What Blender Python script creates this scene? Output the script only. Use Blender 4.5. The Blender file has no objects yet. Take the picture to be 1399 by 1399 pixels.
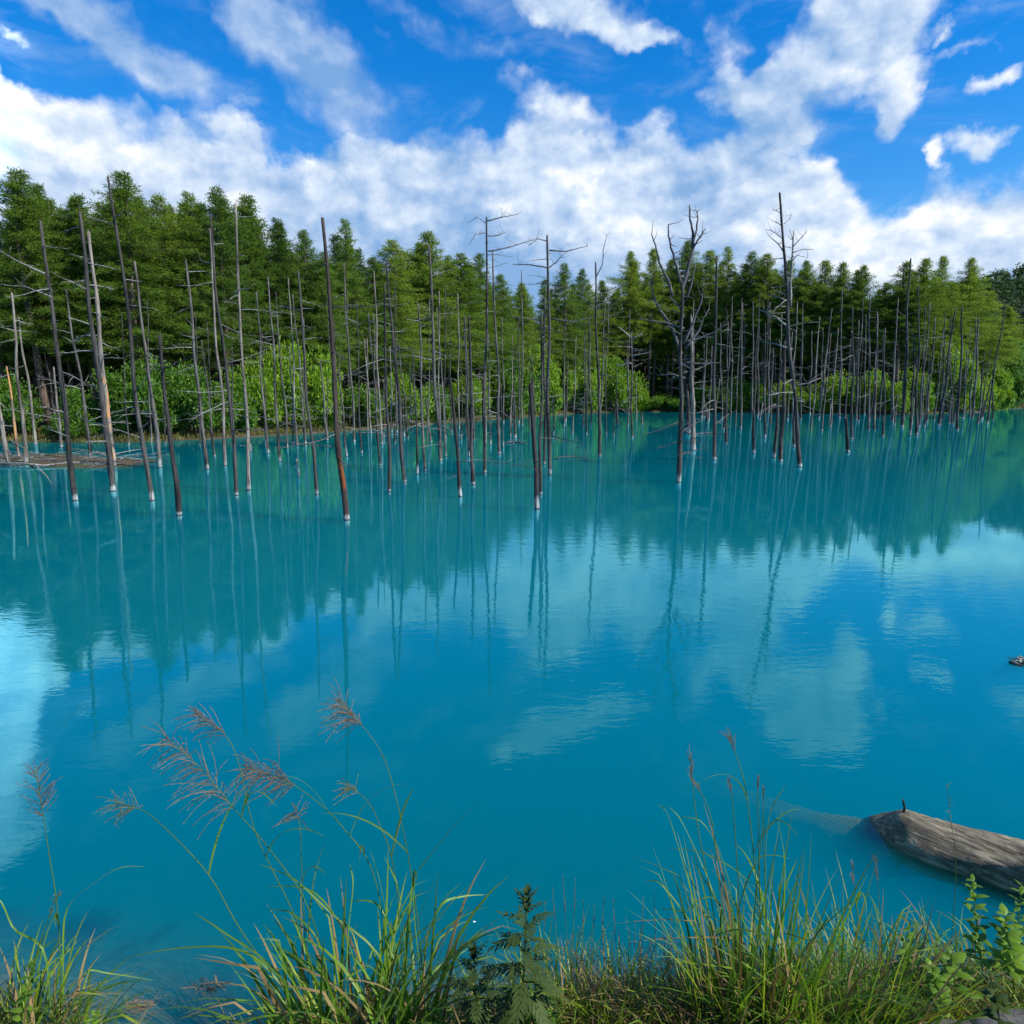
import bpy, math, random
import numpy as np
from mathutils import Vector, Euler

SC = bpy.context.scene
COL = SC.collection
R = math.radians

# ------------------------------------------------------------------ camera
CAM_H = 2.6
PITCH = R(9.5)
FOC = 933.0                     # focal length in pixels of the 1399 px photograph
cam = bpy.data.cameras.new('camera')
cam.sensor_fit = 'HORIZONTAL'
cam.sensor_width = 24.0
cam.lens = 24.0 * FOC / 1399.0
cam.clip_start = 0.05
cam.clip_end = 6000.0
camo = bpy.data.objects.new('camera', cam)
COL.objects.link(camo)
camo.location = (0, 0, CAM_H)
camo.rotation_euler = (math.pi / 2 - PITCH, 0, 0)
SC.camera = camo

# ------------------------------------------------------------------ sun, sky, exposure
SUN_EL, SUN_AZ = R(42), R(112)          # azimuth clockwise from the view direction (+Y)
SUN_DIR = Vector((math.cos(SUN_EL) * math.sin(SUN_AZ), math.cos(SUN_EL) * math.cos(SUN_AZ), math.sin(SUN_EL)))
sun = bpy.data.lights.new('sun', 'SUN')
sun.energy = 5.0
sun.angle = R(0.5)
sun.color = (1.0, 0.94, 0.85)
suno = bpy.data.objects.new('sun', sun)
COL.objects.link(suno)
suno.location = SUN_DIR * 60
suno.rotation_euler = SUN_DIR.to_track_quat('Z', 'Y').to_euler()
SC.view_settings.view_transform = 'Standard'
SC.view_settings.look = 'None'
SC.view_settings.exposure = 0.42
SC.view_settings.gamma = 1.0
SC.cycles.use_denoising = True
SC.cycles.max_bounces = 8
SC.cycles.diffuse_bounces = 3
SC.cycles.glossy_bounces = 3
SC.cycles.transmission_bounces = 4
SC.cycles.volume_bounces = 2
SC.cycles.transparent_max_bounces = 12
SC.cycles.sample_clamp_indirect = 4.0


def pix_dir(px, py):
    u, v = (px - 699.5) / FOC, -(py - 699.5) / FOC
    c, s = math.cos(PITCH), math.sin(PITCH)
    return Vector((u, c + v * s, -s + v * c))


def P(px, py, Y):                # point at distance Y seen at that place in the photograph
    d = pix_dir(px, py)
    return Vector((0, 0, CAM_H)) + d * (Y / d.y)


def W(px, py, z=0.0):            # point at height z
    d = pix_dir(px, py)
    return Vector((0, 0, CAM_H)) + d * ((z - CAM_H) / d.z)


def azel(px, py):
    d = pix_dir(px, py).normalized()
    return math.degrees(math.atan2(d.x, d.y)), math.degrees(math.asin(d.z))


class NT:
    """small helper to write node trees as expressions"""
    def __init__(self, tree):
        self.t = tree

    def new(self, typ, **kw):
        n = self.t.nodes.new(typ)
        for k, v in kw.items():
            setattr(n, k, v)
        return n

    def put(self, sock, v):
        if hasattr(v, 'is_linked') or isinstance(v, bpy.types.NodeSocket):
            self.t.links.new(v, sock)
        elif v is not None:
            sock.default_value = v

    def m(self, op, a, b=None, c=None, clamp=False):
        n = self.new('ShaderNodeMath', operation=op)
        n.use_clamp = clamp
        self.put(n.inputs[0], a)
        if b is not None:
            self.put(n.inputs[1], b)
        if c is not None:
            self.put(n.inputs[2], c)
        return n.outputs[0]

    def v(self, op, a, b=None):
        n = self.new('ShaderNodeVectorMath', operation=op)
        self.put(n.inputs[0], a)
        if b is not None:
            self.put(n.inputs[1], b)
        return n.outputs[0]

    def mix(self, f, a, b, typ='MIX'):
        n = self.new('ShaderNodeMix', data_type='RGBA', blend_type=typ)
        self.put(n.inputs[0], f)
        self.put(n.inputs[6], a)
        self.put(n.inputs[7], b)
        return n.outputs[2]

    def smooth(self, x, lo, hi):
        n = self.new('ShaderNodeMapRange', interpolation_type='SMOOTHSTEP')
        self.put(n.inputs[0], x)
        n.inputs[1].default_value, n.inputs[2].default_value = lo, hi
        return n.outputs[0]

    def noise(self, vec, scale, detail=4.0, rough=0.5, dist=0.0):
        n = self.new('ShaderNodeTexNoise')
        self.put(n.inputs['Vector'], vec)
        n.inputs['Scale'].default_value = scale
        n.inputs['Detail'].default_value = detail
        n.inputs['Roughness'].default_value = rough
        n.inputs['Distortion'].default_value = dist
        return n

    def mapping(self, vec, scale=(1, 1, 1), loc=(0, 0, 0), rot=(0, 0, 0), typ='POINT'):
        n = self.new('ShaderNodeMapping', vector_type=typ)
        self.put(n.inputs[0], vec)
        n.inputs['Location'].default_value = loc
        n.inputs['Rotation'].default_value = rot
        n.inputs['Scale'].default_value = scale
        return n.outputs[0]

    def ramp(self, f, stops):
        n = self.new('ShaderNodeValToRGB')
        self.put(n.inputs[0], f)
        e = n.color_ramp.elements
        while len(e) < len(stops):
            e.new(0.5)
        for el, (p, c) in zip(e, stops):
            el.position = p
            el.color = tuple(c) + (1,) if len(c) == 3 else c
        return n.outputs[0]


def rgb(*c):
    return (c[0], c[1], c[2], 1.0)


world = bpy.data.worlds.new('World')
SC.world = world
world.use_nodes = True
world.node_tree.nodes.clear()
w = NT(world.node_tree)
w_out = w.new('ShaderNodeOutputWorld')
w_bg = w.new('ShaderNodeBackground')
world.node_tree.links.new(w_bg.outputs[0], w_out.inputs[0])
sky = w.new('ShaderNodeTexSky', sky_type='NISHITA')
sky.sun_disc = False
sky.sun_elevation = SUN_EL
sky.sun_rotation = SUN_AZ
sky.altitude = 500
sky.air_density = 1.0
sky.dust_density = 0.4
sky.ozone_density = 3.0
SKY_STRENGTH = 0.104
geo = w.new('ShaderNodeTexCoord')
dirv = geo.outputs['Generated']
sep = w.new('ShaderNodeSeparateXYZ')
w.put(sep.inputs[0], dirv)
az = w.m('MULTIPLY', w.m('ARCTAN2', sep.outputs[0], sep.outputs[1]), 57.29578)
el = w.m('MULTIPLY', w.m('ARCSINE', sep.outputs[2]), 57.29578)
cmb = w.new('ShaderNodeCombineXYZ')
w.put(cmb.inputs[0], az)
w.put(cmb.inputs[1], el)
ae = cmb.outputs[0]
warp = w.noise(ae, 0.16, 3.0, 0.6)
warpv = w.v('MULTIPLY', w.v('SUBTRACT', warp.outputs['Color'], (0.5, 0.5, 0.5)), (6.5, 4.5, 0.0))
warp2 = w.noise(ae, 0.9, 3.0, 0.6)
warpv2 = w.v('MULTIPLY', w.v('SUBTRACT', warp2.outputs['Color'], (0.5, 0.5, 0.5)), (1.6, 1.2, 0.0))
aew = w.v('ADD', w.v('ADD', ae, warpv), warpv2)
# soft cloud bodies: place in the photograph -> azimuth / elevation on the sky
CLOUDS = [  # x, y, half width, half height, tilt (clockwise), strength
    (165, 35, 190, 50, 24, -1.0), (60, -10, 120, 40, 10, -0.7), (430, 85, 190, 85, 30, -1.15), (350, 30, 90, 60, 30, -0.7),
    (345, 148, 60, 34, 0, 0.7), (318, 188, 48, 30, 20, 0.8), (250, 155, 110, 30, 8, 0.55), (190, 165, 120, 50, 12, 0.55),
    (775, 8, 170, 60, 12, 1.6), (900, 48, 55, 26, 14, 0.9),
    (1130, 85, 185, 105, -30, 1.25), (1010, 122, 105, 52, 4, 1.35), (1200, 25, 120, 80, 30, 1.2), (1222, 150, 56, 42, 0, 1.25),
    (1235, 103, 85, 30, -5, 1.0), (1085, 182, 80, 34, 0, 0.8), (980, 40, 70, 60, -40, 0.55), (1345, 120, 44, 20, -6, 0.95),
    (1345, 192, 52, 26, 0, 1.2), (1293, 207, 18, 20, 0, 0.9), (1322, 75, 40, 20, 0, 0.7), (1297, 45, 18, 18, 0, 0.7),
    (2, 38, 30, 18, 0, 0.8), (745, 132, 90, 36, 10, 0.45), (560, 20, 120, 30, 24, -0.5), (700, 80, 60, 20, 0, -0.4), (250, 110, 160, 50, 20, -0.5),
    (-120, 150, 190, 130, 10, 1.2), (-200, -120, 175, 230, 15, 1.6), (-115, 40, 105, 95, 0, 1.1), (30, 175, 120, 75, 10, 1.0), (1500, 60, 110, 60, 0, 0.8),
]
acc = thin = None
for cx, cy, hw, hh, tilt, st in CLOUDS:
    a0, e0 = azel(cx, cy)
    a1, _ = azel(cx + 40, cy)
    _, e1 = azel(cx, cy + 40)
    sx, sy = abs(a1 - a0) / 40, abs(e1 - e0) / 40
    mp = w.mapping(aew, (hw * sx, hh * sy, 1.0), (a0, e0, 0.0), (0, 0, -R(tilt)), 'TEXTURE')
    g = w.new('ShaderNodeTexGradient', gradient_type='SPHERICAL')
    w.put(g.inputs[0], mp)
    s = w.m('MULTIPLY', g.outputs[1], abs(st))
    if st < 0:                       # thin veils
        thin = s if thin is None else w.m('ADD', thin, s)
    else:
        acc = s if acc is None else w.m('ADD', acc, s)
# the long bank of cloud along the horizon: its upper edge as a curve over azimuth
EDGE = [(-200, 90), (-60, 100), (0, 108), (60, 135), (130, 150), (180, 178), (250, 190), (330, 200), (400, 205), (480, 172), (560, 178),
        (650, 176), (740, 150), (800, 165), (880, 170), (950, 196), (1020, 192), (1080, 205), (1150, 245), (1200, 268),
        (1280, 240), (1330, 246), (1399, 232), (1600, 220)]
fc = w.new('ShaderNodeFloatCurve')
cv = fc.mapping.curves[0]
pts = [azel(x, y) for x, y in EDGE]
AZ0, AZ1, EL1 = -48.0, 48.0, 45.0
pts = [((a - AZ0) / (AZ1 - AZ0), e / EL1) for a, e in pts if AZ0 < a < AZ1]
cv.points[0].location = (0.0, pts[0][1])
cv.points[1].location = (1.0, pts[-1][1])
for p_ in pts:
    cv.points.new(*p_)
fc.mapping.update()
sep2 = w.new('ShaderNodeSeparateXYZ')
w.put(sep2.inputs[0], aew)
w.put(fc.inputs['Value'], w.m('DIVIDE', w.m('SUBTRACT', sep2.outputs[0], AZ0), AZ1 - AZ0, clamp=True))
etop = w.m('MULTIPLY', fc.outputs[0], EL1)
below = w.m('SUBTRACT', etop, sep2.outputs[1])                 # degrees under the upper edge
band = w.m('MULTIPLY', w.smooth(below, -2.0, 3.5), 1.0)
field = w.m('ADD', acc, w.m('MULTIPLY', band, 1.6))
cn = w.noise(w.mapping(ae, (1.0, 1.35, 1.0)), 0.20, 6.0, 0.58, 0.0)
def billow(vec):
    vo = w.new('ShaderNodeTexVoronoi', feature='F1')
    vo.inputs['Scale'].default_value = 0.34
    vo.inputs['Detail'].default_value = 1.0
    vo.inputs['Roughness'].default_value = 0.5
    w.put(vo.inputs['Vector'], vec)
    return vo.outputs['Distance']


bwarp = w.v('ADD', w.mapping(ae, (0.8, 1.15, 1.0)), w.v('ADD', w.v('MULTIPLY', warpv, (0.35, 0.35, 0)), warpv2))
vb = billow(bwarp)
vb2 = billow(w.v('ADD', bwarp, (0.55, 0.75, 0.0)))
fn = w.m('ADD', w.m('MULTIPLY', field, 1.0), w.m('MULTIPLY', w.m('SUBTRACT', cn.outputs[0], 0.5), 1.25))
fn = w.m('SUBTRACT', fn, w.m('MULTIPLY', w.m('SUBTRACT', vb, 0.45), 0.36))
crisp = w.smooth(fn, 0.06, 0.82)
thn = w.m('ADD', w.m('MULTIPLY', thin, 1.2), w.m('MULTIPLY', w.m('SUBTRACT', cn.outputs[0], 0.5), 1.1))
alpha = w.m('MULTIPLY', w.m('MAXIMUM', crisp, w.m('MULTIPLY', w.smooth(thn, 0.05, 1.15), 0.80)), w.smooth(el, 62.0, 40.0))
# thin veils of cloud in the blue
wn = w.noise(w.mapping(ae, (0.6, 1.5, 1.0), (40, 3, 0), (0, 0, R(-24))), 0.14, 5.0, 0.62, 0.8)
veil = w.m('MULTIPLY', w.smooth(wn.outputs[0], 0.50, 0.80), 0.32)
alpha = w.m('MAXIMUM', alpha, veil)
# lit and shaded sides: compare the cloud thickness with that a step towards the sun
cn2 = w.noise(w.mapping(w.v('ADD', ae, (0.9, 1.1, 0.0)), (1.0, 1.35, 1.0)), 0.20, 6.0, 0.58, 0.0)
relief = w.m('MULTIPLY', w.m('SUBTRACT', cn.outputs[0], cn2.outputs[0]), 1.7)
bn = w.noise(w.mapping(ae, (0.8, 1.6, 1.0), (11, 7, 0)), 0.10, 2.0, 0.55)
deep = w.smooth(below, 2.0, 15.0)
# greyer undersides in the middle of the bank, brighter towards the right and the left end
a_mid = azel(640, 300)[0]
mid = w.m('SUBTRACT', 1.0, w.m('MULTIPLY', w.m('ABSOLUTE', w.m('SUBTRACT', az, a_mid)), 1.0 / 26.0), clamp=True)
relief = w.m('ADD', relief, w.m('MULTIPLY', w.m('SUBTRACT', vb2, vb), 0.55))
tone = w.m('ADD', w.m('ADD', 0.53, relief), w.m('MULTIPLY', w.m('SUBTRACT', bn.outputs[0], 0.5), 1.5))
for cx, cy, hw, hh, st in ((715, 372, 110, 60, -0.75), (560, 300, 170, 70, -0.30), (20, 290, 90, 60, -0.25), (430, 85, 230, 110, -0.45), (165, 35, 190, 80, -0.25), (1140, 75, 150, 90, -0.35), (1250, 300, 330, 90, 0.30), (60, 180, 150, 80, 0.12), (840, 300, 90, 45, 0.35), (250, 230, 130, 50, 0.25)):
    a0, e0 = azel(cx, cy)
    g = w.new('ShaderNodeTexGradient', gradient_type='SPHERICAL')
    w.put(g.inputs[0], w.mapping(aew, (hw * 0.055, hh * 0.055, 1.0), (a0, e0, 0.0), typ='TEXTURE'))
    tone = w.m('ADD', tone, w.m('MULTIPLY', g.outputs[1], st))
tone = w.m('SUBTRACT', tone, w.m('MULTIPLY', w.m('MULTIPLY', deep, mid), 0.30))
tone = w.m('MULTIPLY', tone, 1.0, clamp=True)
cloud_col = w.ramp(tone, [(0.0, (0.19, 0.34, 0.58)), (0.4, (0.36, 0.48, 0.67)), (0.75, (0.56, 0.645, 0.76)), (1.0, (0.76, 0.785, 0.81))])
a0, e0 = azel(-230, 0)             # the sunlit cloud beyond the left edge is the brightest
g = w.new('ShaderNodeTexGradient', gradient_type='SPHERICAL')
w.put(g.inputs[0], w.mapping(aew, (9.0, 13.0, 1.0), (a0, e0, 0.0), typ='TEXTURE'))
hot = w.m('ADD', 1.0, w.m('MULTIPLY', w.m('MULTIPLY', g.outputs[1], 2.0, clamp=True), 1.9))
cc_ = w.new('ShaderNodeCombineXYZ')
for q in range(3):
    w.put(cc_.inputs[q], hot)
cloud_col = w.mix(1.0, cloud_col, cc_.outputs[0], 'MULTIPLY')
hs = w.new('ShaderNodeHueSaturation')
hs.inputs['Saturation'].default_value = 1.30
hs.inputs['Hue'].default_value = 0.503
w.put(hs.inputs['Color'], sky.outputs[0])
low = w.smooth(el, 27.0, 6.0)
grade = w.mix(low, rgb(SKY_STRENGTH * 0.12, SKY_STRENGTH * 1.15, SKY_STRENGTH * 1.5), rgb(SKY_STRENGTH * 0.85, SKY_STRENGTH * 1.15, SKY_STRENGTH * 1.25))
blue = w.mix(1.0, hs.outputs[0], grade, 'MULTIPLY')
w.put(w_bg.inputs['Color'], w.mix(alpha, blue, cloud_col))
w_bg.inputs['Strength'].default_value = 1.0
try:
    world.cycles.sampling_method = 'MANUAL'
    world.cycles.sample_map_resolution = 512
except Exception:
    pass


# ------------------------------------------------------------------ helpers: materials
def material(name):
    mt = bpy.data.materials.new(name)
    mt.use_nodes = True
    mt.node_tree.nodes.clear()
    n = NT(mt.node_tree)
    out = n.new('ShaderNodeOutputMaterial')
    return mt, n, out


def leaf_mat(name, c_dark, c_light, transl=0.35, hue_noise=0.35, nscale=1.5, rough=0.55, rnd=0.5, spec=0.25):
    """leaves, needles and blades: colour varies with the attribute v, a soft noise and the object"""
    mt, n, out = material(name)
    at = n.new('ShaderNodeAttribute', attribute_name='v')
    oi = n.new('ShaderNodeObjectInfo')
    gp = n.new('ShaderNodeNewGeometry')
    nz = n.noise(gp.outputs['Position'], nscale, 3.0, 0.6)
    f = n.m('ADD', n.m('MULTIPLY', at.outputs['Fac'], 0.55), n.m('MULTIPLY', n.m('SUBTRACT', nz.outputs[0], 0.5), hue_noise * 2))
    f = n.m('ADD', f, n.m('MULTIPLY', n.m('SUBTRACT', oi.outputs['Random'], 0.5), rnd), clamp=False)
    f = n.m('ADD', f, 0.2, clamp=True)
    col = n.mix(f, rgb(*c_dark), rgb(*c_light))
    pb = n.new('ShaderNodeBsdfPrincipled')
    n.put(pb.inputs['Base Color'], col)
    pb.inputs['Roughness'].default_value = rough
    pb.inputs['Specular IOR Level'].default_value = spec
    tr = n.new('ShaderNodeBsdfTranslucent')
    tcol = n.mix(1.0, col, rgb(1.25, 1.2, 0.6), 'MULTIPLY')
    n.put(tr.inputs['Color'], tcol)
    ms = n.new('ShaderNodeMixShader')
    ms.inputs[0].default_value = transl
    n.put(ms.inputs[1], pb.outputs[0])
    n.put(ms.inputs[2], tr.outputs[0])
    n.put(out.inputs[0], ms.outputs[0])
    return mt


def bark_mat(name, c_a, c_b, c_c=None, patch=0.0, white_foot=True, foot=0.17, scale=1.0, zband=None):
    """weathered dead wood: streaked along the trunk, white mineral crust just above the water, dark wet ring at it"""
    mt, n, out = material(name)
    tc = n.new('ShaderNodeTexCoord')
    oi = n.new('ShaderNodeObjectInfo')
    gp = n.new('ShaderNodeNewGeometry')
    off = n.v('ADD', tc.outputs['Object'], n.v('MULTIPLY', oi.outputs['Location'], (3.1, 1.7, 0)))
    st = n.noise(n.mapping(off, (14 * scale, 14 * scale, 0.9 * scale)), 1.6, 5.0, 0.62)
    lg = n.noise(n.mapping(off, (1.5, 1.5, 0.55)), 1.1, 4.0, 0.6)
    f = n.smooth(n.m('ADD', n.m('MULTIPLY', st.outputs[0], 0.6), n.m('MULTIPLY', lg.outputs[0], 0.5)), 0.40, 0.70)
    col = n.mix(f, rgb(*c_a), rgb(*c_b))
    if c_c is not None:
        pn = n.noise(n.mapping(off, (5, 5, 0.8)), 1.0, 4.0, 0.62)
        pf = n.smooth(pn.outputs[0], 0.62 - patch, 0.68 - patch)
        if zband:
            so = n.new('ShaderNodeSeparateXYZ')
            n.put(so.inputs[0], tc.outputs['Object'])
            zz0 = n.m('ADD', so.outputs[2], n.m('MULTIPLY', n.m('SUBTRACT', pn.outputs[0], 0.5), 1.6))
            pf = n.m('MULTIPLY', pf, n.m('MULTIPLY', n.smooth(zz0, zband[0] - .15, zband[0] + .15), n.smooth(zz0, zband[1] + .3, zband[1] - .3)))
        col = n.mix(pf, col, rgb(*c_c))
    if white_foot:
        sp = n.new('ShaderNodeSeparateXYZ')
        n.put(sp.inputs[0], gp.outputs['Position'])
        wn_ = n.noise(n.mapping(off, (7, 7, 3)), 1.3, 4.0, 0.65)
        zz = n.m('ADD', sp.outputs[2], n.m('MULTIPLY', n.m('SUBTRACT', wn_.outputs[0], 0.5), 0.30))
        vary = n.m('MULTIPLY', n.m('ADD', n.m('MULTIPLY', n.m('POWER', oi.outputs['Random'], 1.6), 1.7), 0.30), foot)
        wf = n.m('MULTIPLY', n.smooth(n.m('DIVIDE', zz, vary), 1.5, 0.6), n.smooth(st.outputs[0], 0.28, 0.52))
        crust = n.mix(n.smooth(st.outputs[0], 0.35, 0.7), rgb(0.16, 0.16, 0.155), rgb(0.46, 0.46, 0.45))
        col = n.mix(wf, col, crust)
        wet = n.smooth(sp.outputs[2], 0.035, 0.012)
        col = n.mix(n.m('MULTIPLY', wet, 0.85), col, rgb(0.03, 0.035, 0.035))
        under = n.smooth(sp.outputs[2], -0.01, -0.03)
        col = n.mix(under, col, rgb(0.36, 0.38, 0.37))
    pb = n.new('ShaderNodeBsdfPrincipled')
    n.put(pb.inputs['Base Color'], col)
    pb.inputs['Roughness'].default_value = 0.85
    pb.inputs['Specular IOR Level'].default_value = 0.2
    bp = n.new('ShaderNodeBump')
    bp.inputs['Strength'].default_value = 0.8
    bp.inputs['Distance'].default_value = 0.02
    n.put(bp.inputs['Height'], st.outputs[0])
    n.put(pb.inputs['Normal'], bp.outputs[0])
    n.put(out.inputs[0], pb.outputs[0])
    return mt


M = {}
M['bark_dark'] = bark_mat('bark_dark', (0.012, 0.011, 0.011), (0.090, 0.082, 0.076), (0.26, 0.235, 0.205), -0.05)
M['bark_grey'] = bark_mat('bark_grey', (0.018, 0.016, 0.015), (0.170, 0.152, 0.136), (0.36, 0.32, 0.27), -0.04)
M['bark_pale'] = bark_mat('bark_pale', (0.045, 0.038, 0.033), (0.30, 0.26, 0.215))
M['bark_rust'] = bark_mat('bark_rust', (0.016, 0.013, 0.012), (0.075, 0.055, 0.045), (0.20, 0.050, 0.014), 0.13, zband=(0.3, 2.0))
M['bark_orange'] = bark_mat('bark_orange', (0.10, 0.085, 0.075), (0.30, 0.25, 0.21), (0.52, 0.24, 0.09), 0.12, zband=(0.4, 4.0))
M['bark_char'] = bark_mat('bark_char', (0.015, 0.014, 0.015), (0.060, 0.052, 0.050), (0.16, 0.075, 0.035), 0.0)
M['dead_branch'] = bark_mat('dead_branch', (0.09, 0.085, 0.08), (0.36, 0.34, 0.32), white_foot=False)
M['dead_branch_dark'] = bark_mat('dead_branch_dark', (0.045, 0.042, 0.044), (0.15, 0.14, 0.14), white_foot=False)
M['live_bark'] = bark_mat('live_bark', (0.045, 0.034, 0.026), (0.19, 0.145, 0.11), white_foot=False)
M['needles'] = leaf_mat('needles', (0.034, 0.090, 0.018), (0.175, 0.275, 0.046), 0.48, 0.30, 0.6, 0.6, 0.60, 0.12)
M['needles_light'] = leaf_mat('needles_light', (0.056, 0.125, 0.020), (0.240, 0.330, 0.050), 0.50, 0.30, 0.6, 0.6, 0.60, 0.12)
M['leaf_green'] = leaf_mat('leaf_green', (0.040, 0.110, 0.012), (0.160, 0.300, 0.030), 0.42, 0.3, 0.9, 0.5, 0.3)
M['leaf_lime'] = leaf_mat('leaf_lime', (0.075, 0.170, 0.014), (0.270, 0.420, 0.030), 0.45, 0.3, 0.9, 0.5, 0.25)
M['hill_leaf'] = leaf_mat('hill_leaf', (0.026, 0.062, 0.024), (0.085, 0.145, 0.034), 0.12, 0.40, 0.03, 0.7, 0.0, 0.1)
M['blade'] = leaf_mat('blade', (0.022, 0.075, 0.008), (0.230, 0.400, 0.036), 0.45, 0.40, 6.0, 0.42, 0.2, 0.4)
M['blade_yellow'] = leaf_mat('blade_yellow', (0.100, 0.170, 0.010), (0.380, 0.460, 0.045), 0.40, 0.25, 6.0, 0.45, 0.2, 0.35)
M['herb_leaf'] = leaf_mat('herb_leaf', (0.045, 0.125, 0.012), (0.230, 0.370, 0.030), 0.42, 0.35, 9.0, 0.45, 0.3, 0.35)
M['blade_dry'] = leaf_mat('blade_dry', (0.100, 0.066, 0.026), (0.420, 0.310, 0.140), 0.25, 0.3, 6.0, 0.65, 0.2, 0.15)
M['plume_red'] = leaf_mat('plume_red', (0.095, 0.040, 0.018), (0.360, 0.230, 0.120), 0.30, 0.2, 8.0, 0.5, 0.2, 0.35)
M['plume_pale'] = leaf_mat('plume_pale', (0.100, 0.060, 0.028), (0.420, 0.320, 0.190), 0.30, 0.2, 8.0, 0.5, 0.2, 0.35)
M['plume_green'] = leaf_mat('plume_green', (0.060, 0.080, 0.030), (0.300, 0.300, 0.150), 0.30, 0.2, 8.0, 0.5, 0.2, 0.35)
M['mugwort'] = leaf_mat('mugwort', (0.014, 0.034, 0.009), (0.064, 0.100, 0.018), 0.22, 0.25, 9.0, 0.6, 0.2, 0.2)
M['shore_grass'] = leaf_mat('shore_grass', (0.050, 0.075, 0.016), (0.190, 0.165, 0.055), 0.3, 0.5, 0.25, 0.7, 0.0, 0.1)


def simple_mat(name, ca, cb, scale=3.0, rough=0.9, bump=0.3, dist=0.02, detail=6.0, coords='Object'):
    mt, n, out = material(name)
    tc = n.new('ShaderNodeTexCoord')
    nz = n.noise(tc.outputs[coords], scale, detail, 0.62)
    col = n.mix(n.smooth(nz.outputs[0], 0.32, 0.68), rgb(*ca), rgb(*cb))
    pb = n.new('ShaderNodeBsdfPrincipled')
    n.put(pb.inputs['Base Color'], col)
    pb.inputs['Roughness'].default_value = rough
    pb.inputs['Specular IOR Level'].default_value = 0.25
    bp = n.new('ShaderNodeBump')
    bp.inputs['Strength'].default_value = bump
    bp.inputs['Distance'].default_value = dist
    n.put(bp.inputs['Height'], nz.outputs[0])
    n.put(pb.inputs['Normal'], bp.outputs[0])
    n.put(out.inputs[0], pb.outputs[0])
    return mt


M['stone'] = simple_mat('stone', (0.06, 0.058, 0.055), (0.19, 0.18, 0.165), 9.0, 0.85, 0.6, 0.01)
M['hill_ground'] = simple_mat('hill_ground', (0.010, 0.022, 0.010), (0.025, 0.045, 0.016), 0.05)
M['petal'] = simple_mat('petal', (0.75, 0.75, 0.72), (0.85, 0.85, 0.82), 3.0, 0.6, 0.0)

# ground: forest floor, brown shore strip, near bank soil, pale silt under water
mt, n, out = material('ground')
gp = n.new('ShaderNodeNewGeometry')
sp = n.new('ShaderNodeSeparateXYZ')
n.put(sp.inputs[0], gp.outputs['Position'])
nz = n.noise(gp.outputs['Position'], 0.6, 8.0, 0.65)
nf = n.noise(gp.outputs['Position'], 14.0, 6.0, 0.7)
soil = n.mix(n.smooth(nf.outputs[0], 0.35, 0.7), rgb(0.035, 0.026, 0.018), rgb(0.15, 0.115, 0.075))
moss = n.mix(n.smooth(nz.outputs[0], 0.4, 0.65), soil, rgb(0.055, 0.065, 0.022))
silt = n.mix(n.smooth(nf.outputs[0], 0.35, 0.7), rgb(0.11, 0.11, 0.065), rgb(0.24, 0.23, 0.15))
col = n.mix(n.smooth(sp.outputs[2], -0.08, 0.02), silt, moss)
pb = n.new('ShaderNodeBsdfPrincipled')
n.put(pb.inputs['Base Color'], col)
pb.inputs['Roughness'].default_value = 0.95
pb.inputs['Specular IOR Level'].default_value = 0.15
bp = n.new('ShaderNodeBump')
bp.inputs['Strength'].default_value = 0.6
bp.inputs['Distance'].default_value = 0.03
n.put(bp.inputs['Height'], nf.outputs[0])
n.put(pb.inputs['Normal'], bp.outputs[0])
n.put(out.inputs[0], pb.outputs[0])
M['ground'] = mt

# water: a reflecting, rippled skin over milky turquoise water that swallows what lies deep
mt, n, out = material('pond_water')
gp = n.new('ShaderNodeNewGeometry')
r1 = n.noise(n.mapping(gp.outputs['Position'], (1.0, 2.3, 1.0), rot=(0, 0, R(8))), 2.6, 3.0, 0.55, 0.4)
r2 = n.noise(n.mapping(gp.outputs['Position'], (1.0, 1.8, 1.0), rot=(0, 0, R(-14))), 11.0, 2.0, 0.5, 0.2)
big = n.noise(gp.outputs['Position'], 0.12, 2.0, 0.5)
amp = n.m('ADD', n.m('MULTIPLY', n.smooth(big.outputs[0], 0.38, 0.62), 1.2), 0.35)
hgt = n.m('MULTIPLY', n.m('ADD', r1.outputs[0], n.m('MULTIPLY', r2.outputs[0], 0.22)), amp)
bp = n.new('ShaderNodeBump')
bp.inputs['Strength'].default_value = 1.0
bp.inputs['Distance'].default_value = 0.0016
n.put(bp.inputs['Height'], hgt)
dotn = n.new('ShaderNodeVectorMath', operation='DOT_PRODUCT')
n.put(dotn.inputs[0], gp.outputs['Incoming'])
n.put(dotn.inputs[1], bp.outputs[0])
graze = n.m('SUBTRACT', 1.0, n.m('ABSOLUTE', dotn.outputs['Value']), clamp=True)
refl = n.m('ADD', 0.02, n.m('MULTIPLY', n.m('POWER', graze, 3.75), 0.90), clamp=True)
gl = n.new('ShaderNodeBsdfGlossy')
gl.inputs['Roughness'].default_value = 0.0
gl.inputs['Color'].default_value = rgb(0.36, 0.90, 1.0)
n.put(gl.inputs['Normal'], bp.outputs[0])
tp = n.new('ShaderNodeBsdfTransparent')
ms = n.new('ShaderNodeMixShader')
n.put(ms.inputs[0], refl)
n.put(ms.inputs[1], tp.outputs[0])
n.put(ms.inputs[2], gl.outputs[0])
n.put(out.inputs['Surface'], ms.outputs[0])
pv = n.new('ShaderNodeVolumePrincipled')
pv.inputs['Color'].default_value = rgb(0.0, 0.41, 0.50)
pv.inputs['Density'].default_value = 2.5
pv.inputs['Anisotropy'].default_value = 0.0
n.put(out.inputs['Volume'], pv.outputs[0])
M['water'] = mt


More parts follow.
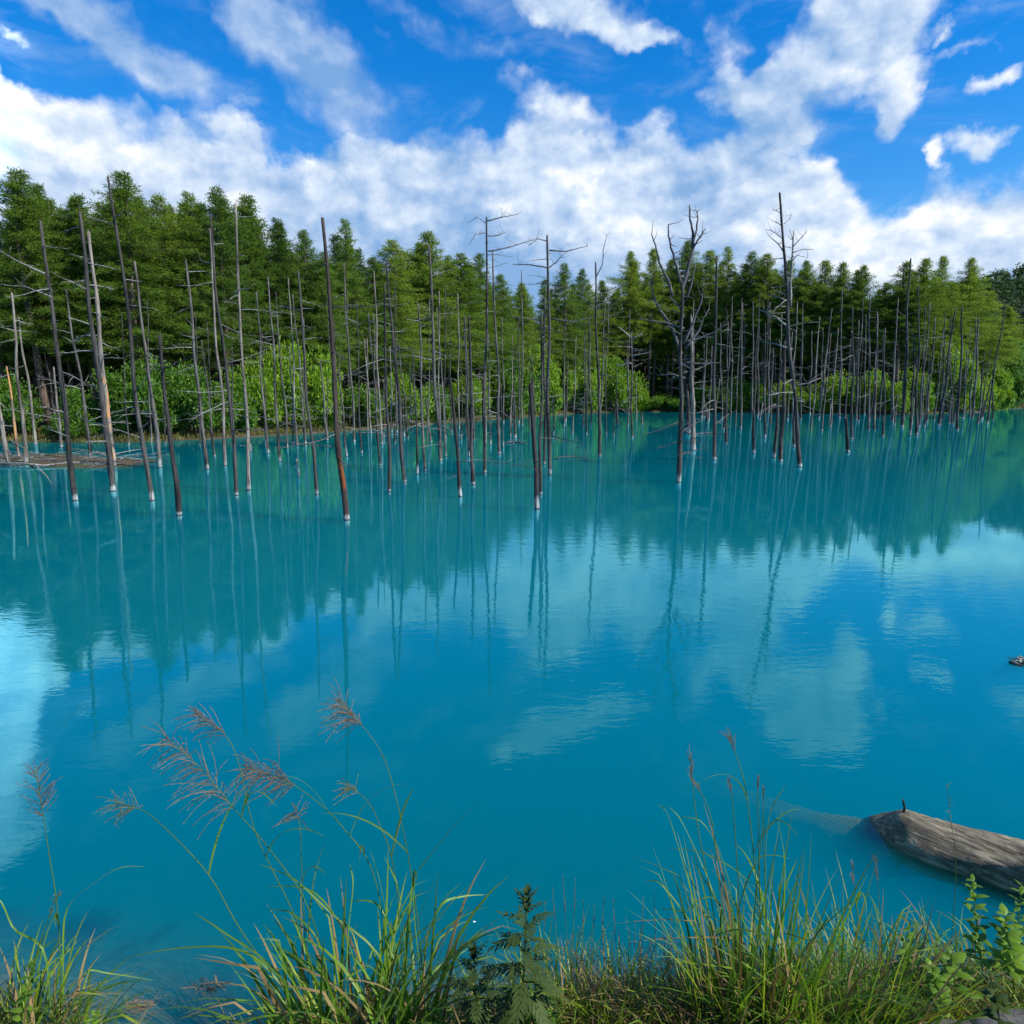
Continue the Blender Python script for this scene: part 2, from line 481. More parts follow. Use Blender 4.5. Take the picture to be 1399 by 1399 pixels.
# ------------------------------------------------------------------ helpers: meshes
class MB:
    """collects quads and triangles (numpy) and links them as ONE mesh object"""
    def __init__(self):
        self.v, self.f, self.a, self.m = [], [], [], []
        self.n = 0

    def add(self, verts, faces, val=0.5, mat=0):
        verts = np.asarray(verts, dtype=np.float64).reshape(-1, 3)
        faces = np.asarray(faces, dtype=np.int64)
        self.v.append(verts)
        self.f.append(faces + self.n)
        self.a.append(np.broadcast_to(np.asarray(val, dtype=np.float64), (len(verts),)).copy())
        self.m.append(np.full(len(faces), mat))
        self.n += len(verts)

    def tube(self, path, rad, sides=6, val=0.5, mat=0, cap=True, lump=0.0, rng=None):
        path = [Vector(p) for p in path]
        k = len(path)
        rings = []
        up = Vector((0.31, 0.17, 0.93)).normalized()
        ref = None
        for i in range(k):
            t = (path[min(i + 1, k - 1)] - path[max(i - 1, 0)])
            if t.length < 1e-9:
                t = Vector((0, 0, 1))
            t.normalize()
            if ref is None:
                ref = t.orthogonal().normalized()
            ref = (ref - t * ref.dot(t))
            ref = ref.normalized() if ref.length > 1e-6 else t.orthogonal().normalized()
            b = t.cross(ref)
            r = rad[i] if hasattr(rad, '__len__') else rad
            for s in range(sides):
                a = 2 * math.pi * s / sides
                rr = r * (1 + (rng.uniform(-lump, lump) if lump else 0))
                rings.append(path[i] + (ref * math.cos(a) + b * math.sin(a)) * rr)
        f = []
        for i in range(k - 1):
            for s in range(sides):
                s2 = (s + 1) % sides
                f.append((i * sides + s, i * sides + s2, (i + 1) * sides + s2, (i + 1) * sides + s))
        self.add([tuple(p) for p in rings], f, val, mat)
        if cap:
            base = self.n - k * sides
            for o in (0, (k - 1) * sides):
                ring = [base + o + s for s in range(sides)]
                c = sum((rings[o + s] for s in range(sides)), Vector()) / sides
                self.v.append(np.array([tuple(c)]))
                self.a.append(np.array([val if np.isscalar(val) else 0.5]))
                ci = self.n
                self.n += 1
                tri = [(ring[s], ring[(s + 1) % sides], ci) if o else (ring[(s + 1) % sides], ring[s], ci) for s in range(sides)]
                self.f.append(np.array(tri))
                self.m.append(np.full(len(tri), mat))

    def ribbon(self, path, wid, side, fold=0.25, val=0.5, mat=0):
        """V-folded blade along a path; side = sideways direction"""
        k = len(path)
        vs, f = [], []
        for i in range(k):
            t = (path[min(i + 1, k - 1)] - path[max(i - 1, 0)]).normalized()
            s = side - t * side.dot(t)
            s = s.normalized() if s.length > 1e-6 else t.orthogonal().normalized()
            nn = s.cross(t)
            wv = wid[i] * 0.5
            vs += [path[i] - s * wv + nn * (wv * fold), path[i], path[i] + s * wv + nn * (wv * fold)]
        for i in range(k - 1):
            a, b = 3 * i, 3 * (i + 1)
            f += [(a, a + 1, b + 1, b), (a + 1, a + 2, b + 2, b + 1)]
        self.add([tuple(p) for p in vs], f, val, mat)

    def diamonds(self, base, dirs, side, length, width, val=0.5, mat=0, belly=0.45):
        """many flat leaves at once (arrays)"""
        k = len(base)
        mid = base + dirs * (length * belly)[:, None]
        a = mid - side * (width * 0.5)[:, None]
        b = mid + side * (width * 0.5)[:, None]
        tip = base + dirs * length[:, None]
        vs = np.stack([base, a, tip, b], axis=1).reshape(-1, 3)
        f = np.arange(4 * k).reshape(-1, 4)
        val = np.repeat(np.broadcast_to(np.asarray(val, dtype=float), (k,)), 4)
        self.add(vs, f, val, mat)

    def mesh(self, name, mats, smooth=True):
        me = bpy.data.meshes.new(name)
        V = np.concatenate(self.v) if self.v else np.zeros((0, 3))
        loops, starts, tot = [], [], 0
        for f in self.f:
            if len(f) == 0:
                continue
            k = f.shape[1]
            loops.append(f.reshape(-1))
            starts.append(tot + np.arange(len(f)) * k)
            tot += f.size
        L = np.concatenate(loops).astype(np.int32)
        S = np.concatenate(starts).astype(np.int32)
        me.vertices.add(len(V))
        me.vertices.foreach_set('co', V.astype(np.float32).ravel())
        me.loops.add(len(L))
        me.loops.foreach_set('vertex_index', L)
        me.polygons.add(len(S))
        me.polygons.foreach_set('loop_start', S)
        mi = np.concatenate([x for x in self.m if len(x)]).astype(np.int32)
        if not isinstance(mats, (list, tuple)):
            mats = [mats]
        for mm in mats:
            me.materials.append(mm)
        me.polygons.foreach_set('material_index', mi)
        me.polygons.foreach_set('use_smooth', np.full(len(S), smooth))
        at = me.attributes.new('v', 'FLOAT', 'POINT')
        at.data.foreach_set('value', np.concatenate(self.a).astype(np.float32))
        me.update(calc_edges=True)
        me.validate()
        return me

    def build(self, name, mats, parent=None, smooth=True, loc=None):
        o = bpy.data.objects.new(name, self.mesh(name, mats, smooth))
        COL.objects.link(o)
        if loc is not None:
            o.location = loc
        if parent is not None:
            o.parent = parent
        return o


def tag(o, label=None, cat=None, group=None, kind=None):
    if label:
        o['label'] = label
    if cat:
        o['category'] = cat
    if group:
        o['group'] = group
    if kind:
        o['kind'] = kind
    return o


def thing(name, label, cat, loc=(0, 0, 0), group=None):
    o = bpy.data.objects.new(name, None)
    COL.objects.link(o)
    o.empty_display_size = 0.2
    o.location = loc
    return tag(o, label, cat, group)


def child(name, mesh, parent):
    o = bpy.data.objects.new(name, mesh)
    COL.objects.link(o)
    o.parent = parent
    return o


def copy_tree(o, parent=None):
    c = o.copy()
    COL.objects.link(c)
    c.parent = parent
    for ch in list(o.children):
        copy_tree(ch, c)
    return c


def unit(a):
    return a / np.maximum(np.linalg.norm(a, axis=-1, keepdims=True), 1e-9)


# ------------------------------------------------------------------ setting: ground, pond, hill
SHORE_PX = [(-420, 603), (-200, 603), (0, 604), (130, 606), (250, 602), (400, 594), (520, 586), (620, 578), (700, 571), (800, 564.5),
            (850, 563), (950, 562.5), (1100, 565), (1250, 566.5), (1330, 563), (1399, 557.5)]
_s = [W(*p) for p in SHORE_PX]
SX = np.array([p.x for p in _s] + [190.0, 260.0])
SY = np.array([p.y for p in _s] + [205.0, 215.0])


def shore_y(x):
    return np.interp(x, SX, SY)


def shore_y_px(px):              # distance of the far shore seen at column px
    lo, hi = 5.0, 400.0
    for _ in range(50):
        mid_ = (lo + hi) / 2
        x = (px - 699.5) / FOC * (mid_ * math.cos(PITCH) + CAM_H * math.sin(PITCH))
        if mid_ < shore_y(x):
            lo = mid_
        else:
            hi = mid_
    return lo


NX = np.array([-200, -8, -3.2, -2.3, -1.75, -1.35, -0.95, -0.6, 0.0, 0.6, 1.2, 1.8, 3.0, 8, 200])
NY = np.array([3.0, 2.8, 2.6, 2.45, 2.35, 2.05, 2.1, 2.40, 2.50, 2.55, 2.60, 2.65, 2.75, 3.2, 3.6])
rs = np.random.RandomState(5)
_ph = rs.uniform(0, 6.28, (14,))
_fx = rs.uniform(-1, 1, (14, 2)) * np.geomspace(0.8, 9, 14)[:, None]


def rough_noise(x, y):
    z = 0
    for i in range(14):
        z = z + np.sin(_fx[i, 0] * x + _fx[i, 1] * y + _ph[i]) / (1 + np.abs(_fx[i]).sum())
    return z


def ground_z(x, y):
    x = np.asarray(x, dtype=float)
    y = np.asarray(y, dtype=float)
    d = y - shore_y(x) + 1.2 * np.sin(x * 0.31) * 0.4
    zf = np.where(d < 0, np.maximum(-2.0, d * 0.3), np.minimum(np.interp(x, [78, 96], [0.45, 2.3]), np.interp(x, [78, 96], [0.13, 0.19]) * d) + 0.02 * np.maximum(d - 6, 0))
    zf = np.minimum(zf, 3.2)
    e = np.interp(x, NX, NY) - y
    zn = np.where(e < 0, np.maximum(-2.0, e * np.interp(x, [-0.8, 0.6, 1.2], [0.45, 0.6, 1.1])), np.minimum(1.0, 0.42 * e))
    zn = zn + 0.035 * rough_noise(x * 2.2, y * 2.2) * np.clip(1 - np.abs(e) / 6, 0, 1)
    return np.maximum(zf, zn)


def axis_pts(*segs):
    out_ = []
    for a, b, st in segs:
        out_.append(np.arange(a, b, st))
    return np.unique(np.round(np.concatenate(out_), 4))


gx = axis_pts((-3.4, 3.4, 0.07), (-12, 12, 1.0), (-160, 260, 2.2))
gx = np.concatenate([[-2500, -1500, -900, -500, -300, -220], gx, [300, 420, 600, 900, 1500, 2500]])
gy = axis_pts((0.2, 5.0, 0.07), (-6, 8, 0.8), (8, 34, 2.0), (34, 225, 1.1))
gy = np.concatenate([[-400, -120, -40, -15], gy, [260, 320, 420, 600, 900, 1500, 2500, 4000]])
GX, GY = np.meshgrid(gx, gy)
GZ = ground_z(GX, GY)
mb = MB()
nx, ny = len(gx), len(gy)
idx = np.arange(nx * ny).reshape(ny, nx)
faces = np.stack([idx[:-1, :-1], idx[:-1, 1:], idx[1:, 1:], idx[1:, :-1]], axis=-1).reshape(-1, 4)
mb.add(np.stack([GX, GY, GZ], axis=-1).reshape(-1, 3), faces)
tag(mb.build('ground', M['ground']), kind='structure')

mb = MB()
x0, x1, y0, y1, zb = -160.0, 270.0, -1.0, 232.0, -3.0
mb.add([(x0, y0, 0), (x1, y0, 0), (x1, y1, 0), (x0, y1, 0), (x0, y0, zb), (x1, y0, zb), (x1, y1, zb), (x0, y1, zb)],
       [(0, 1, 2, 3), (7, 6, 5, 4), (0, 4, 5, 1), (1, 5, 6, 2), (2, 6, 7, 3), (3, 7, 4, 0)])
tag(mb.build('water', M['water'], smooth=False), kind='structure')

# wooded hill far off on the right
HC = P(1590, 430, 640)


def hill_z(x, y):
    u = (x - HC.x) / 340.0
    v = (y - 690.0) / 200.0
    return 136.0 * np.exp(-(u * u) * 1.0 - v * v) + 5 * np.sin(x * 0.021 + 1) * np.exp(-u * u) + 3 * np.sin(x * .05 + y * .03)


hx = np.linspace(150, 1300, 90)
hy = np.linspace(330, 1100, 60)
HX, HY = np.meshgrid(hx, hy)
mb = MB()
idx = np.arange(90 * 60).reshape(60, 90)
faces = np.stack([idx[:-1, :-1], idx[:-1, 1:], idx[1:, 1:], idx[1:, :-1]], axis=-1).reshape(-1, 4)
mb.add(np.stack([HX, HY, hill_z(HX, HY) - 6], axis=-1).reshape(-1, 3), faces)
tag(mb.build('hill', M['hill_ground']), kind='structure')
mb = MB()
rs = np.random.RandomState(11)
cnt = 2400
tx = rs.uniform(230, 900, cnt)
ty = rs.uniform(420, 760, cnt)
tz = hill_z(tx, ty) - 6
hgt_ = rs.uniform(9, 17, cnt)
rad_ = rs.uniform(3.5, 6.5, cnt)
per = 60
ctr = np.repeat(np.stack([tx, ty, tz + hgt_ * 0.55], 1), per, 0)
off = unit(rs.normal(size=(cnt * per, 3))) * rs.uniform(0.55, 1.0, (cnt * per, 1))
off *= np.repeat(np.stack([rad_, rad_, hgt_ * 0.5], 1), per, 0)
b_ = ctr + off
nrm_ = unit(unit(off) + rs.normal(size=off.shape) * 0.35)
dr = unit(np.cross(nrm_, rs.normal(size=off.shape)))
sd = unit(np.cross(dr, nrm_))
mb.diamonds(b_, dr, sd, rs.uniform(1.2, 2.6, len(b_)), rs.uniform(1.0, 2.2, len(b_)), np.repeat(rs.uniform(0, 1, cnt), per))
tag(mb.build('hillside_wood', M['hill_leaf'], smooth=False), kind='stuff',
    label='dark green wood covering the far hill at the right edge', cat='wood')


# ------------------------------------------------------------------ live trees
def larch_meshes(seed, H=18.0, crown0=0.36, rmax=2.6, dens=1.0, tiers=46, ragged=0.25):
    rng = np.random.RandomState(seed)
    pr = random.Random(seed)
    # trunk
    mt_ = MB()
    k = 12
    wob = np.cumsum(rng.normal(0, 0.03, (k, 2)), 0)
    path = [Vector((wob[i, 0], wob[i, 1], H * i / (k - 1) - (0.4 if i == 0 else 0))) for i in range(k)]
    rad = [0.17 * (1 - i / (k - 1)) ** 0.8 + 0.015 for i in range(k)]
    mt_.tube(path, rad, 8)
    # dead twigs on the shaded lower trunk
    for _ in range(26):
        z = H * rng.uniform(0.10, crown0 + 0.1)
        a = rng.uniform(0, 6.283)
        ln = rng.uniform(0.5, 1.9)
        d = Vector((math.cos(a), math.sin(a), rng.uniform(-0.25, 0.1)))
        p0 = Vector((0, 0, z))
        pts_ = [p0, p0 + d * ln * 0.5 + Vector((0, 0, -0.05 * ln)), p0 + d * ln + Vector((0, 0, -0.22 * ln))]
        mt_.tube(pts_, [0.018, 0.012, 0.005], 4, cap=False)
    # crown
    mc = MB()
    nb = int(tiers * 6.5)
    a0_ = rng.uniform(0, 6.283)
    B, D, S, Ln, Wd, Va = [], [], [], [], [], []
    for i in range(nb):
        t = (i + rng.uniform()) / nb
        t = t ** 0.9
        z = H * (crown0 + (1 - crown0) * t) - 0.1
        prof = (0.70 * (1 - t) ** 0.85 + 0.30 * (1 - t ** 2.2)) * (0.50 + 0.50 * min(1, t / 0.25)) * (1 + 0.18 * math.sin(a0_ + 9 * t))
        ln = 1.12 * rmax * prof * rng.uniform(1 - ragged * 2.0, 1 + ragged * 1.5) + 0.15
        a = rng.uniform(0, 6.283)
        rise = rng.uniform(-0.36, 0.24) + 0.75 * t ** 2
        d = np.array([math.cos(a), math.sin(a), rise])
        d /= np.linalg.norm(d)
        side = np.array([-math.sin(a), math.cos(a), 0])
        nstep = max(3, int(ln * 8.0 * dens))
        ss = (np.arange(nstep) + rng.uniform(size=nstep)) / nstep
        ss = ss[ss > 0.12] if ln > 1.0 else ss
        droop = -0.16 * ln * ss ** 2 + 0.10 * ln * np.maximum(ss - 0.7, 0)
        ctr_ = np.array([0, 0, z]) + d * (ln * ss)[:, None]
        ctr_[:, 2] += droop
        # little twigs left and right of the limb, each with a few needle sprays
        for sgn in (-1, 1, 0):
            tl = (0.16 + 0.50 * (1 - ss) * min(ln, 2.2) / 2.2) * rng.uniform(0.6, 1.3, len(ss))
            td = unit(side * sgn * 1.0 + d * rng.uniform(0.3, 1.0, (len(ss), 1)) + rng.normal(0, 0.25, (len(ss), 3)) + np.array([0, 0, -0.12]))
            for q in (0.0, 0.35, 0.8):
                base_ = ctr_ + td * (tl * q)[:, None] + rng.normal(0, 0.07, td.shape)
                dd = unit(td + rng.normal(0, 0.75, td.shape) + np.array([0, 0, 0.05]))
                sd_ = unit(np.cross(dd, rng.normal(size=dd.shape) + np.array([0, 0, 1.3])))
                B.append(base_)
                D.append(dd)
                S.append(sd_)
                Ln.append(rng.uniform(0.12, 0.32, len(ss)))
                Wd.append(rng.uniform(0.028, 0.060, len(ss)))
                Va.append(np.full(len(ss), rng.uniform(0, 1)) * 0.6 + 0.4 * rng.uniform(0, 1, len(ss)))
        if i % 2 == 0 and ln > 0.6:
            mt_.tube([Vector((0, 0, z)), Vector(ctr_[len(ctr_) // 2]), Vector(ctr_[-1])], [0.03, 0.02, 0.006], 4, cap=False)
    mc.diamonds(np.concatenate(B), np.concatenate(D), np.concatenate(S), np.concatenate(Ln), np.concatenate(Wd), np.concatenate(Va))
    return mt_.mesh('trunk', M['live_bark']), mc


LARCH = []
for sd_, H_, c0_, rm_, rg_ in ((1, 18, 0.34, 2.7, 0.25), (2, 18, 0.40, 2.3, 0.30), (3, 18, 0.30, 3.1, 0.22), (4, 18, 0.45, 2.2, 0.35),
                               (5, 18, 0.38, 2.6, 0.28), (6, 18, 0.28, 2.4, 0.2), (7, 18, 0.42, 1.9, 0.5), (8, 18, 0.33, 2.9, 0.4),
                               (9, 18, 0.44, 2.6, 0.40), (10, 18, 0.40, 2.9, 0.35), (11, 18, 0.48, 2.3, 0.5)):
    tm, cb_ = larch_meshes(sd_, H_, c0_, rm_, 1.0, 46, rg_)
    LARCH.append((tm, cb_.mesh('crown', M['needles']), cb_.mesh('crown', M['needles_light'])))
WORDS = ['first', 'second', 'third', 'fourth', 'fifth', 'sixth', 'seventh', 'eighth', 'ninth', 'tenth', 'eleventh', 'twelfth', 'thirteenth',
         'fourteenth', 'fifteenth', 'sixteenth', 'seventeenth', 'eighteenth', 'nineteenth', 'twentieth']
rng = random.Random(77)
# x of the top, y of the top, metres behind the shore, crown width factor
FRONT = [(-70, 300, 6, 1.2), (-25, 320, 9, 1.1), (12, 308, 7, 1.1), (66, 232, 6, 1.35), (130, 268, 10, 1.2), (192, 236, 7, 1.35), (236, 268, 11, 1.2),
         (282, 264, 7, 1.1), (318, 258, 6, 1.1), (353, 266, 9, 1.35), (388, 300, 8, 1.1), (422, 314, 7, 1.1), (452, 345, 5, 0.9),
         (478, 301, 8, 1.0), (512, 352, 8, 1.0), (542, 327, 7, 1.05), (566, 345, 12, 1.1), (588, 317, 9, 1.2), (628, 346, 8, 1.1),
         (655, 348, 9, 1.1), (682, 376, 8, 1.0), (712, 386, 12, 0.9), (742, 382, 9, 0.9), (768, 361, 8, 0.9), (791, 367, 10, 0.8),
         (822, 384, 12, 1.0), (856, 344, 8, 0.95), (884, 340, 9, 0.9), (911, 354, 14, 1.1), (934, 330, 10, 1.2), (960, 343, 12, 1.1),
         (985, 338, 8, 1.0), (1013, 345, 10, 1.1), (1040, 347, 9, 1.0), (1066, 356, 12, 1.1), (1090, 357, 8, 1.0), (1112, 356, 10, 1.0),
         (1137, 360, 9, 1.0), (1166, 364, 8, 1.0), (1196, 386, 12, 0.9), (1224, 358, 9, 1.1), (1243, 354, 11, 1.1), (1264, 351, 18, 0.8),
         (1286, 386, 8, 1.1), (1309, 354, 10, 1.0), (1335, 398, 11, 1.2), (1362, 420, 10, 1.1), (1392, 440, 12, 1.2), (1430, 430, 12, 1.2)]


def place_larch(px, top_y, D, wf, var, light, label, group):
    base = P(px, 560, D)
    gz = float(ground_z(base.x, D))
    top = P(px, top_y, D)
    Ht = top.z - gz
    o = thing('larch_tree', label, 'tree', (base.x, D, gz), group)
    s = Ht / 18.0
    sx = s ** 0.5 * wf
    o.scale = (sx, sx, s)
    o.rotation_euler = (rng.uniform(-0.02, 0.02), rng.uniform(-0.02, 0.02), rng.uniform(0, 6.283))
    if px > 820 and rng.random() < 0.85:
        var = 8 + var % 3
    tm, cm, cl = LARCH[var]
    child('trunk', tm, o)
    child('crown', cl if light else cm, o)
    return o


FRONT_TREES = []
for i, (px, ty_, off_, wf) in enumerate(FRONT):
    D = shore_y_px(px) + off_
    o = place_larch(px, ty_, D, wf * (1.10 if px < 500 else 1.48), (i * 5 + i // 3) % 8, rng.random() < (0.5 if px < 700 else 0.9), None, 'larches in the front row of the wood')
    FRONT_TREES.append((px, ty_, o))
# rows behind: mostly hidden, crowns fill the gaps
fx_ = np.array([f[0] for f in FRONT], float)
fy_ = np.array([f[1] for f in FRONT], float)
nback = 0
for row, (o0, o1, dy, step) in enumerate(((10, 14, 14, 27), (17, 22, 30, 28), (26, 33, 44, 32), (38, 50, 56, 36))):
    px = -110.0
    while px < 1440:
        if px > 1325:
            break
        D = shore_y_px(px) + rng.uniform(o0, o1)
        ty_ = float(np.interp(px, fx_, fy_)) + dy + rng.uniform(-8, 16)
        place_larch(px, ty_, D, rng.uniform(1.05, 1.35), rng.randrange(8), rng.random() < (0.4 if px < 700 else 0.7),
                    'green larch standing deep in the wood, mostly hidden by nearer larches', 'larches deep in the wood')
        nback += 1
        px += step * rng.uniform(0.75, 1.25)


# the wood goes on behind: one dense mass of branches and saplings nobody could count
mb = MB()
rs = np.random.RandomState(19)
cnt = 100000
pxs = rs.uniform(-260, 1480, cnt)
grid = np.arange(-260, 1481, 10)
dsh = np.interp(pxs, grid, [shore_y_px(g_) for g_ in grid])
yy = dsh + rs.uniform(22, 68, cnt)
xx = (pxs - 699.5) / FOC * (yy * math.cos(PITCH) + CAM_H * math.sin(PITCH))
zz = ground_z(xx, yy) + rs.uniform(0, 1, cnt) ** 0.8 * (np.interp(xx, [-20, 20], [9.0, 15.0]) + 2.5 * np.sin(xx * 0.6) * np.sin(yy * 0.37))
dr = unit(rs.normal(size=(cnt, 3)) + np.array([0, 0, 0.2]))
sd = unit(np.cross(dr, rs.normal(size=dr.shape)))
mb.diamonds(np.stack([xx, yy, zz], 1), dr, sd, rs.uniform(0.7, 1.5, cnt), rs.uniform(0.5, 1.1, cnt), rs.uniform(0, 0.6, cnt))
tag(mb.build('deep_wood', M['needles'], smooth=False), kind='stuff', label='dark saplings and branches filling the depth of the wood', cat='wood')


def shrub_meshes(seed, n_lobes=24, leaves=10500, leaf=0.21):
    rng_ = np.random.RandomState(seed)
    mc = MB()
    lob = []
    for i in range(n_lobes):
        a = rng_.uniform(0, 6.283)
        r = rng_.uniform(0.0, 0.95)
        z = rng_.uniform(0.15, 0.80) * (1.05 - 0.35 * r)
        lob.append((r * math.cos(a), r * math.sin(a), z, rng_.uniform(0.12, 0.32)))
    lob.append((0, 0, 0.72, 0.34))
    per_ = leaves // len(lob)
    for (lx, ly, lz, lr) in lob:
        dd = unit(rng_.normal(size=(per_, 3)))
        rr = lr * rng_.uniform(0.30, 1.35, (per_, 1)) ** 0.75
        p = np.array([lx, ly, lz]) + dd * rr * np.array([1.1, 1.1, 0.8])
        p[:, 2] = np.maximum(p[:, 2], 0.02)
        dl = unit(dd + rng_.normal(0, 0.9, dd.shape) + np.array([0, 0, 0.1]))
        nrm = unit(np.array([0, 0, 1.0]) + rng_.normal(0, 0.55, dd.shape))
        sdv = unit(np.cross(dl, nrm))
        k = leaf / 3.0
        mc.diamonds(p, dl, sdv, rng_.uniform(0.7, 1.3, per_) * k, rng_.uniform(0.45, 0.8, per_) * k,
                    0.5 * rng_.uniform(0, 1) + 0.5 * rng_.uniform(0, 1, per_))
    ms_ = MB()
    for (lx, ly, lz, lr) in lob:
        ms_.tube([Vector((lx * 0.1, ly * 0.1, -0.05)), Vector((lx * 0.5, ly * 0.5, lz * 0.55)), Vector((lx, ly, lz))],
                 [0.018, 0.012, 0.005], 5, cap=False)
    return mc, ms_.mesh('stem', M['live_bark'])


SHRUB = []
for sd_ in (21, 22, 23):
    mc_, sm_ = shrub_meshes(sd_)
    SHRUB.append((mc_.mesh('foliage', M['leaf_green']), mc_.mesh('foliage', M['leaf_lime']), sm_))
# centre x, top y, width in px, metres behind the shore, lime?, description
SHRUBS = [(18, 505, 80, 2.5, 0), (95, 560, 60, 2.0, 0), (150, 500, 90, 3.5, 0), (205, 478, 120, 3.0, 0), (262, 492, 95, 2.2, 0), (318, 500, 90, 2.6, 0),
          (352, 478, 90, 3.2, 1), (398, 462, 95, 3.0, 1), (440, 470, 80, 2.6, 1), (490, 520, 70, 2.0, 0), (545, 505, 70, 2.4, 1), (592, 520, 60, 2.0, 0),
          (640, 505, 70, 3.0, 1), (690, 480, 90, 2.5, 0), (733, 470, 85, 3.0, 1), (785, 488, 90, 2.5, 1), (832, 482, 75, 3.5, 1), (862, 520, 60, 2.0, 1),
          (905, 538, 70, 2.0, 0), (955, 525, 60, 3.0, 1), (1000, 512, 60, 3.0, 1), (1035, 515, 55, 3.5, 1), (1075, 518, 70, 3.0, 1),
          (1112, 524, 50, 2.2, 1), (1145, 505, 80, 3.0, 1), (1190, 502, 70, 3.0, 1), (1240, 500, 70, 2.5, 1), (1290, 455, 75, 4.0, 1), (1312, 500, 60, 2.0, 1),
          (1352, 492, 70, 6.0, 1), (1385, 468, 90, 12.0, 1), (1420, 440, 120, 14.0, 1), (1365, 450, 90, 14.0, 0), (1335, 515, 50, 4.0, 1)]
SHRUB_OBJ = []
for i, (px, ty_, wpx, off_, lime) in enumerate(SHRUBS):
    D = shore_y_px(px) + off_
    b = P(px, 560, D)
    gz = float(ground_z(b.x, D))
    Ht = P(px, ty_, D).z - gz
    o = thing('shrub', None, 'shrub', (b.x, D, gz), 'shrubs along the far shore')
    wd = wpx / FOC * D
    o.scale = (wd * 0.55, min(wd * 0.55, 4.0), Ht / 1.06)
    o.rotation_euler = (0, 0, rng.uniform(0, 0.7))
    g_, l_, st_ = SHRUB[i % 3]
    child('foliage', l_ if lime else g_, o)
    child('stem', st_, o)
    SHRUB_OBJ.append((px, ty_, lime, o))

# grass fringe on the far shore
mb = MB()
rs = np.random.RandomState(3)
cnt = 15000
pxs = rs.uniform(-60, 1430, cnt)
grid = np.arange(-60, 1431, 10)
dsh = np.interp(pxs, grid, [shore_y_px(g) for g in grid])
yy = dsh + rs.uniform(0.1, 4.5, cnt) * np.where(pxs > 1320, 2.6, 1.0)
xx = (pxs - 699.5) / FOC * (yy * math.cos(PITCH) + CAM_H * math.sin(PITCH))
zz = ground_z(xx, yy)
kk = np.where(zz > 0.0)
xx, yy, zz = xx[kk], yy[kk], zz[kk]
dr = unit(np.stack([rs.normal(0, 0.35, len(xx)), rs.normal(0, 0.35, len(xx)), np.ones(len(xx))], 1))
sd = unit(np.cross(dr, rs.normal(size=dr.shape)))
mb.diamonds(np.stack([xx, yy, zz - 0.02], 1), dr, sd, rs.uniform(0.12, 0.42, len(xx)) * np.where(pxs[kk] > 1320, 2.4, 1.0), rs.uniform(0.04, 0.12, len(xx)), rs.uniform(0, 1, len(xx)))
tag(mb.build('shore_grass', M['shore_grass'], smooth=False), kind='stuff', label='tawny grass fringe along the far shore', cat='grass')


# ------------------------------------------------------------------ dead trees standing in the water
def crop(x0, cx, cy):
    return x0 + cx / 2.797, 220 + cy / 2.8


BARKS = {'d': 'bark_dark', 'g': 'bark_grey', 'p': 'bark_pale', 'r': 'bark_rust', 'o': 'bark_orange', 'c': 'bark_char'}
TONE = {'d': 'dark', 'g': 'grey', 'p': 'pale', 'r': 'rusty', 'o': 'orange-patched', 'c': 'charred'}
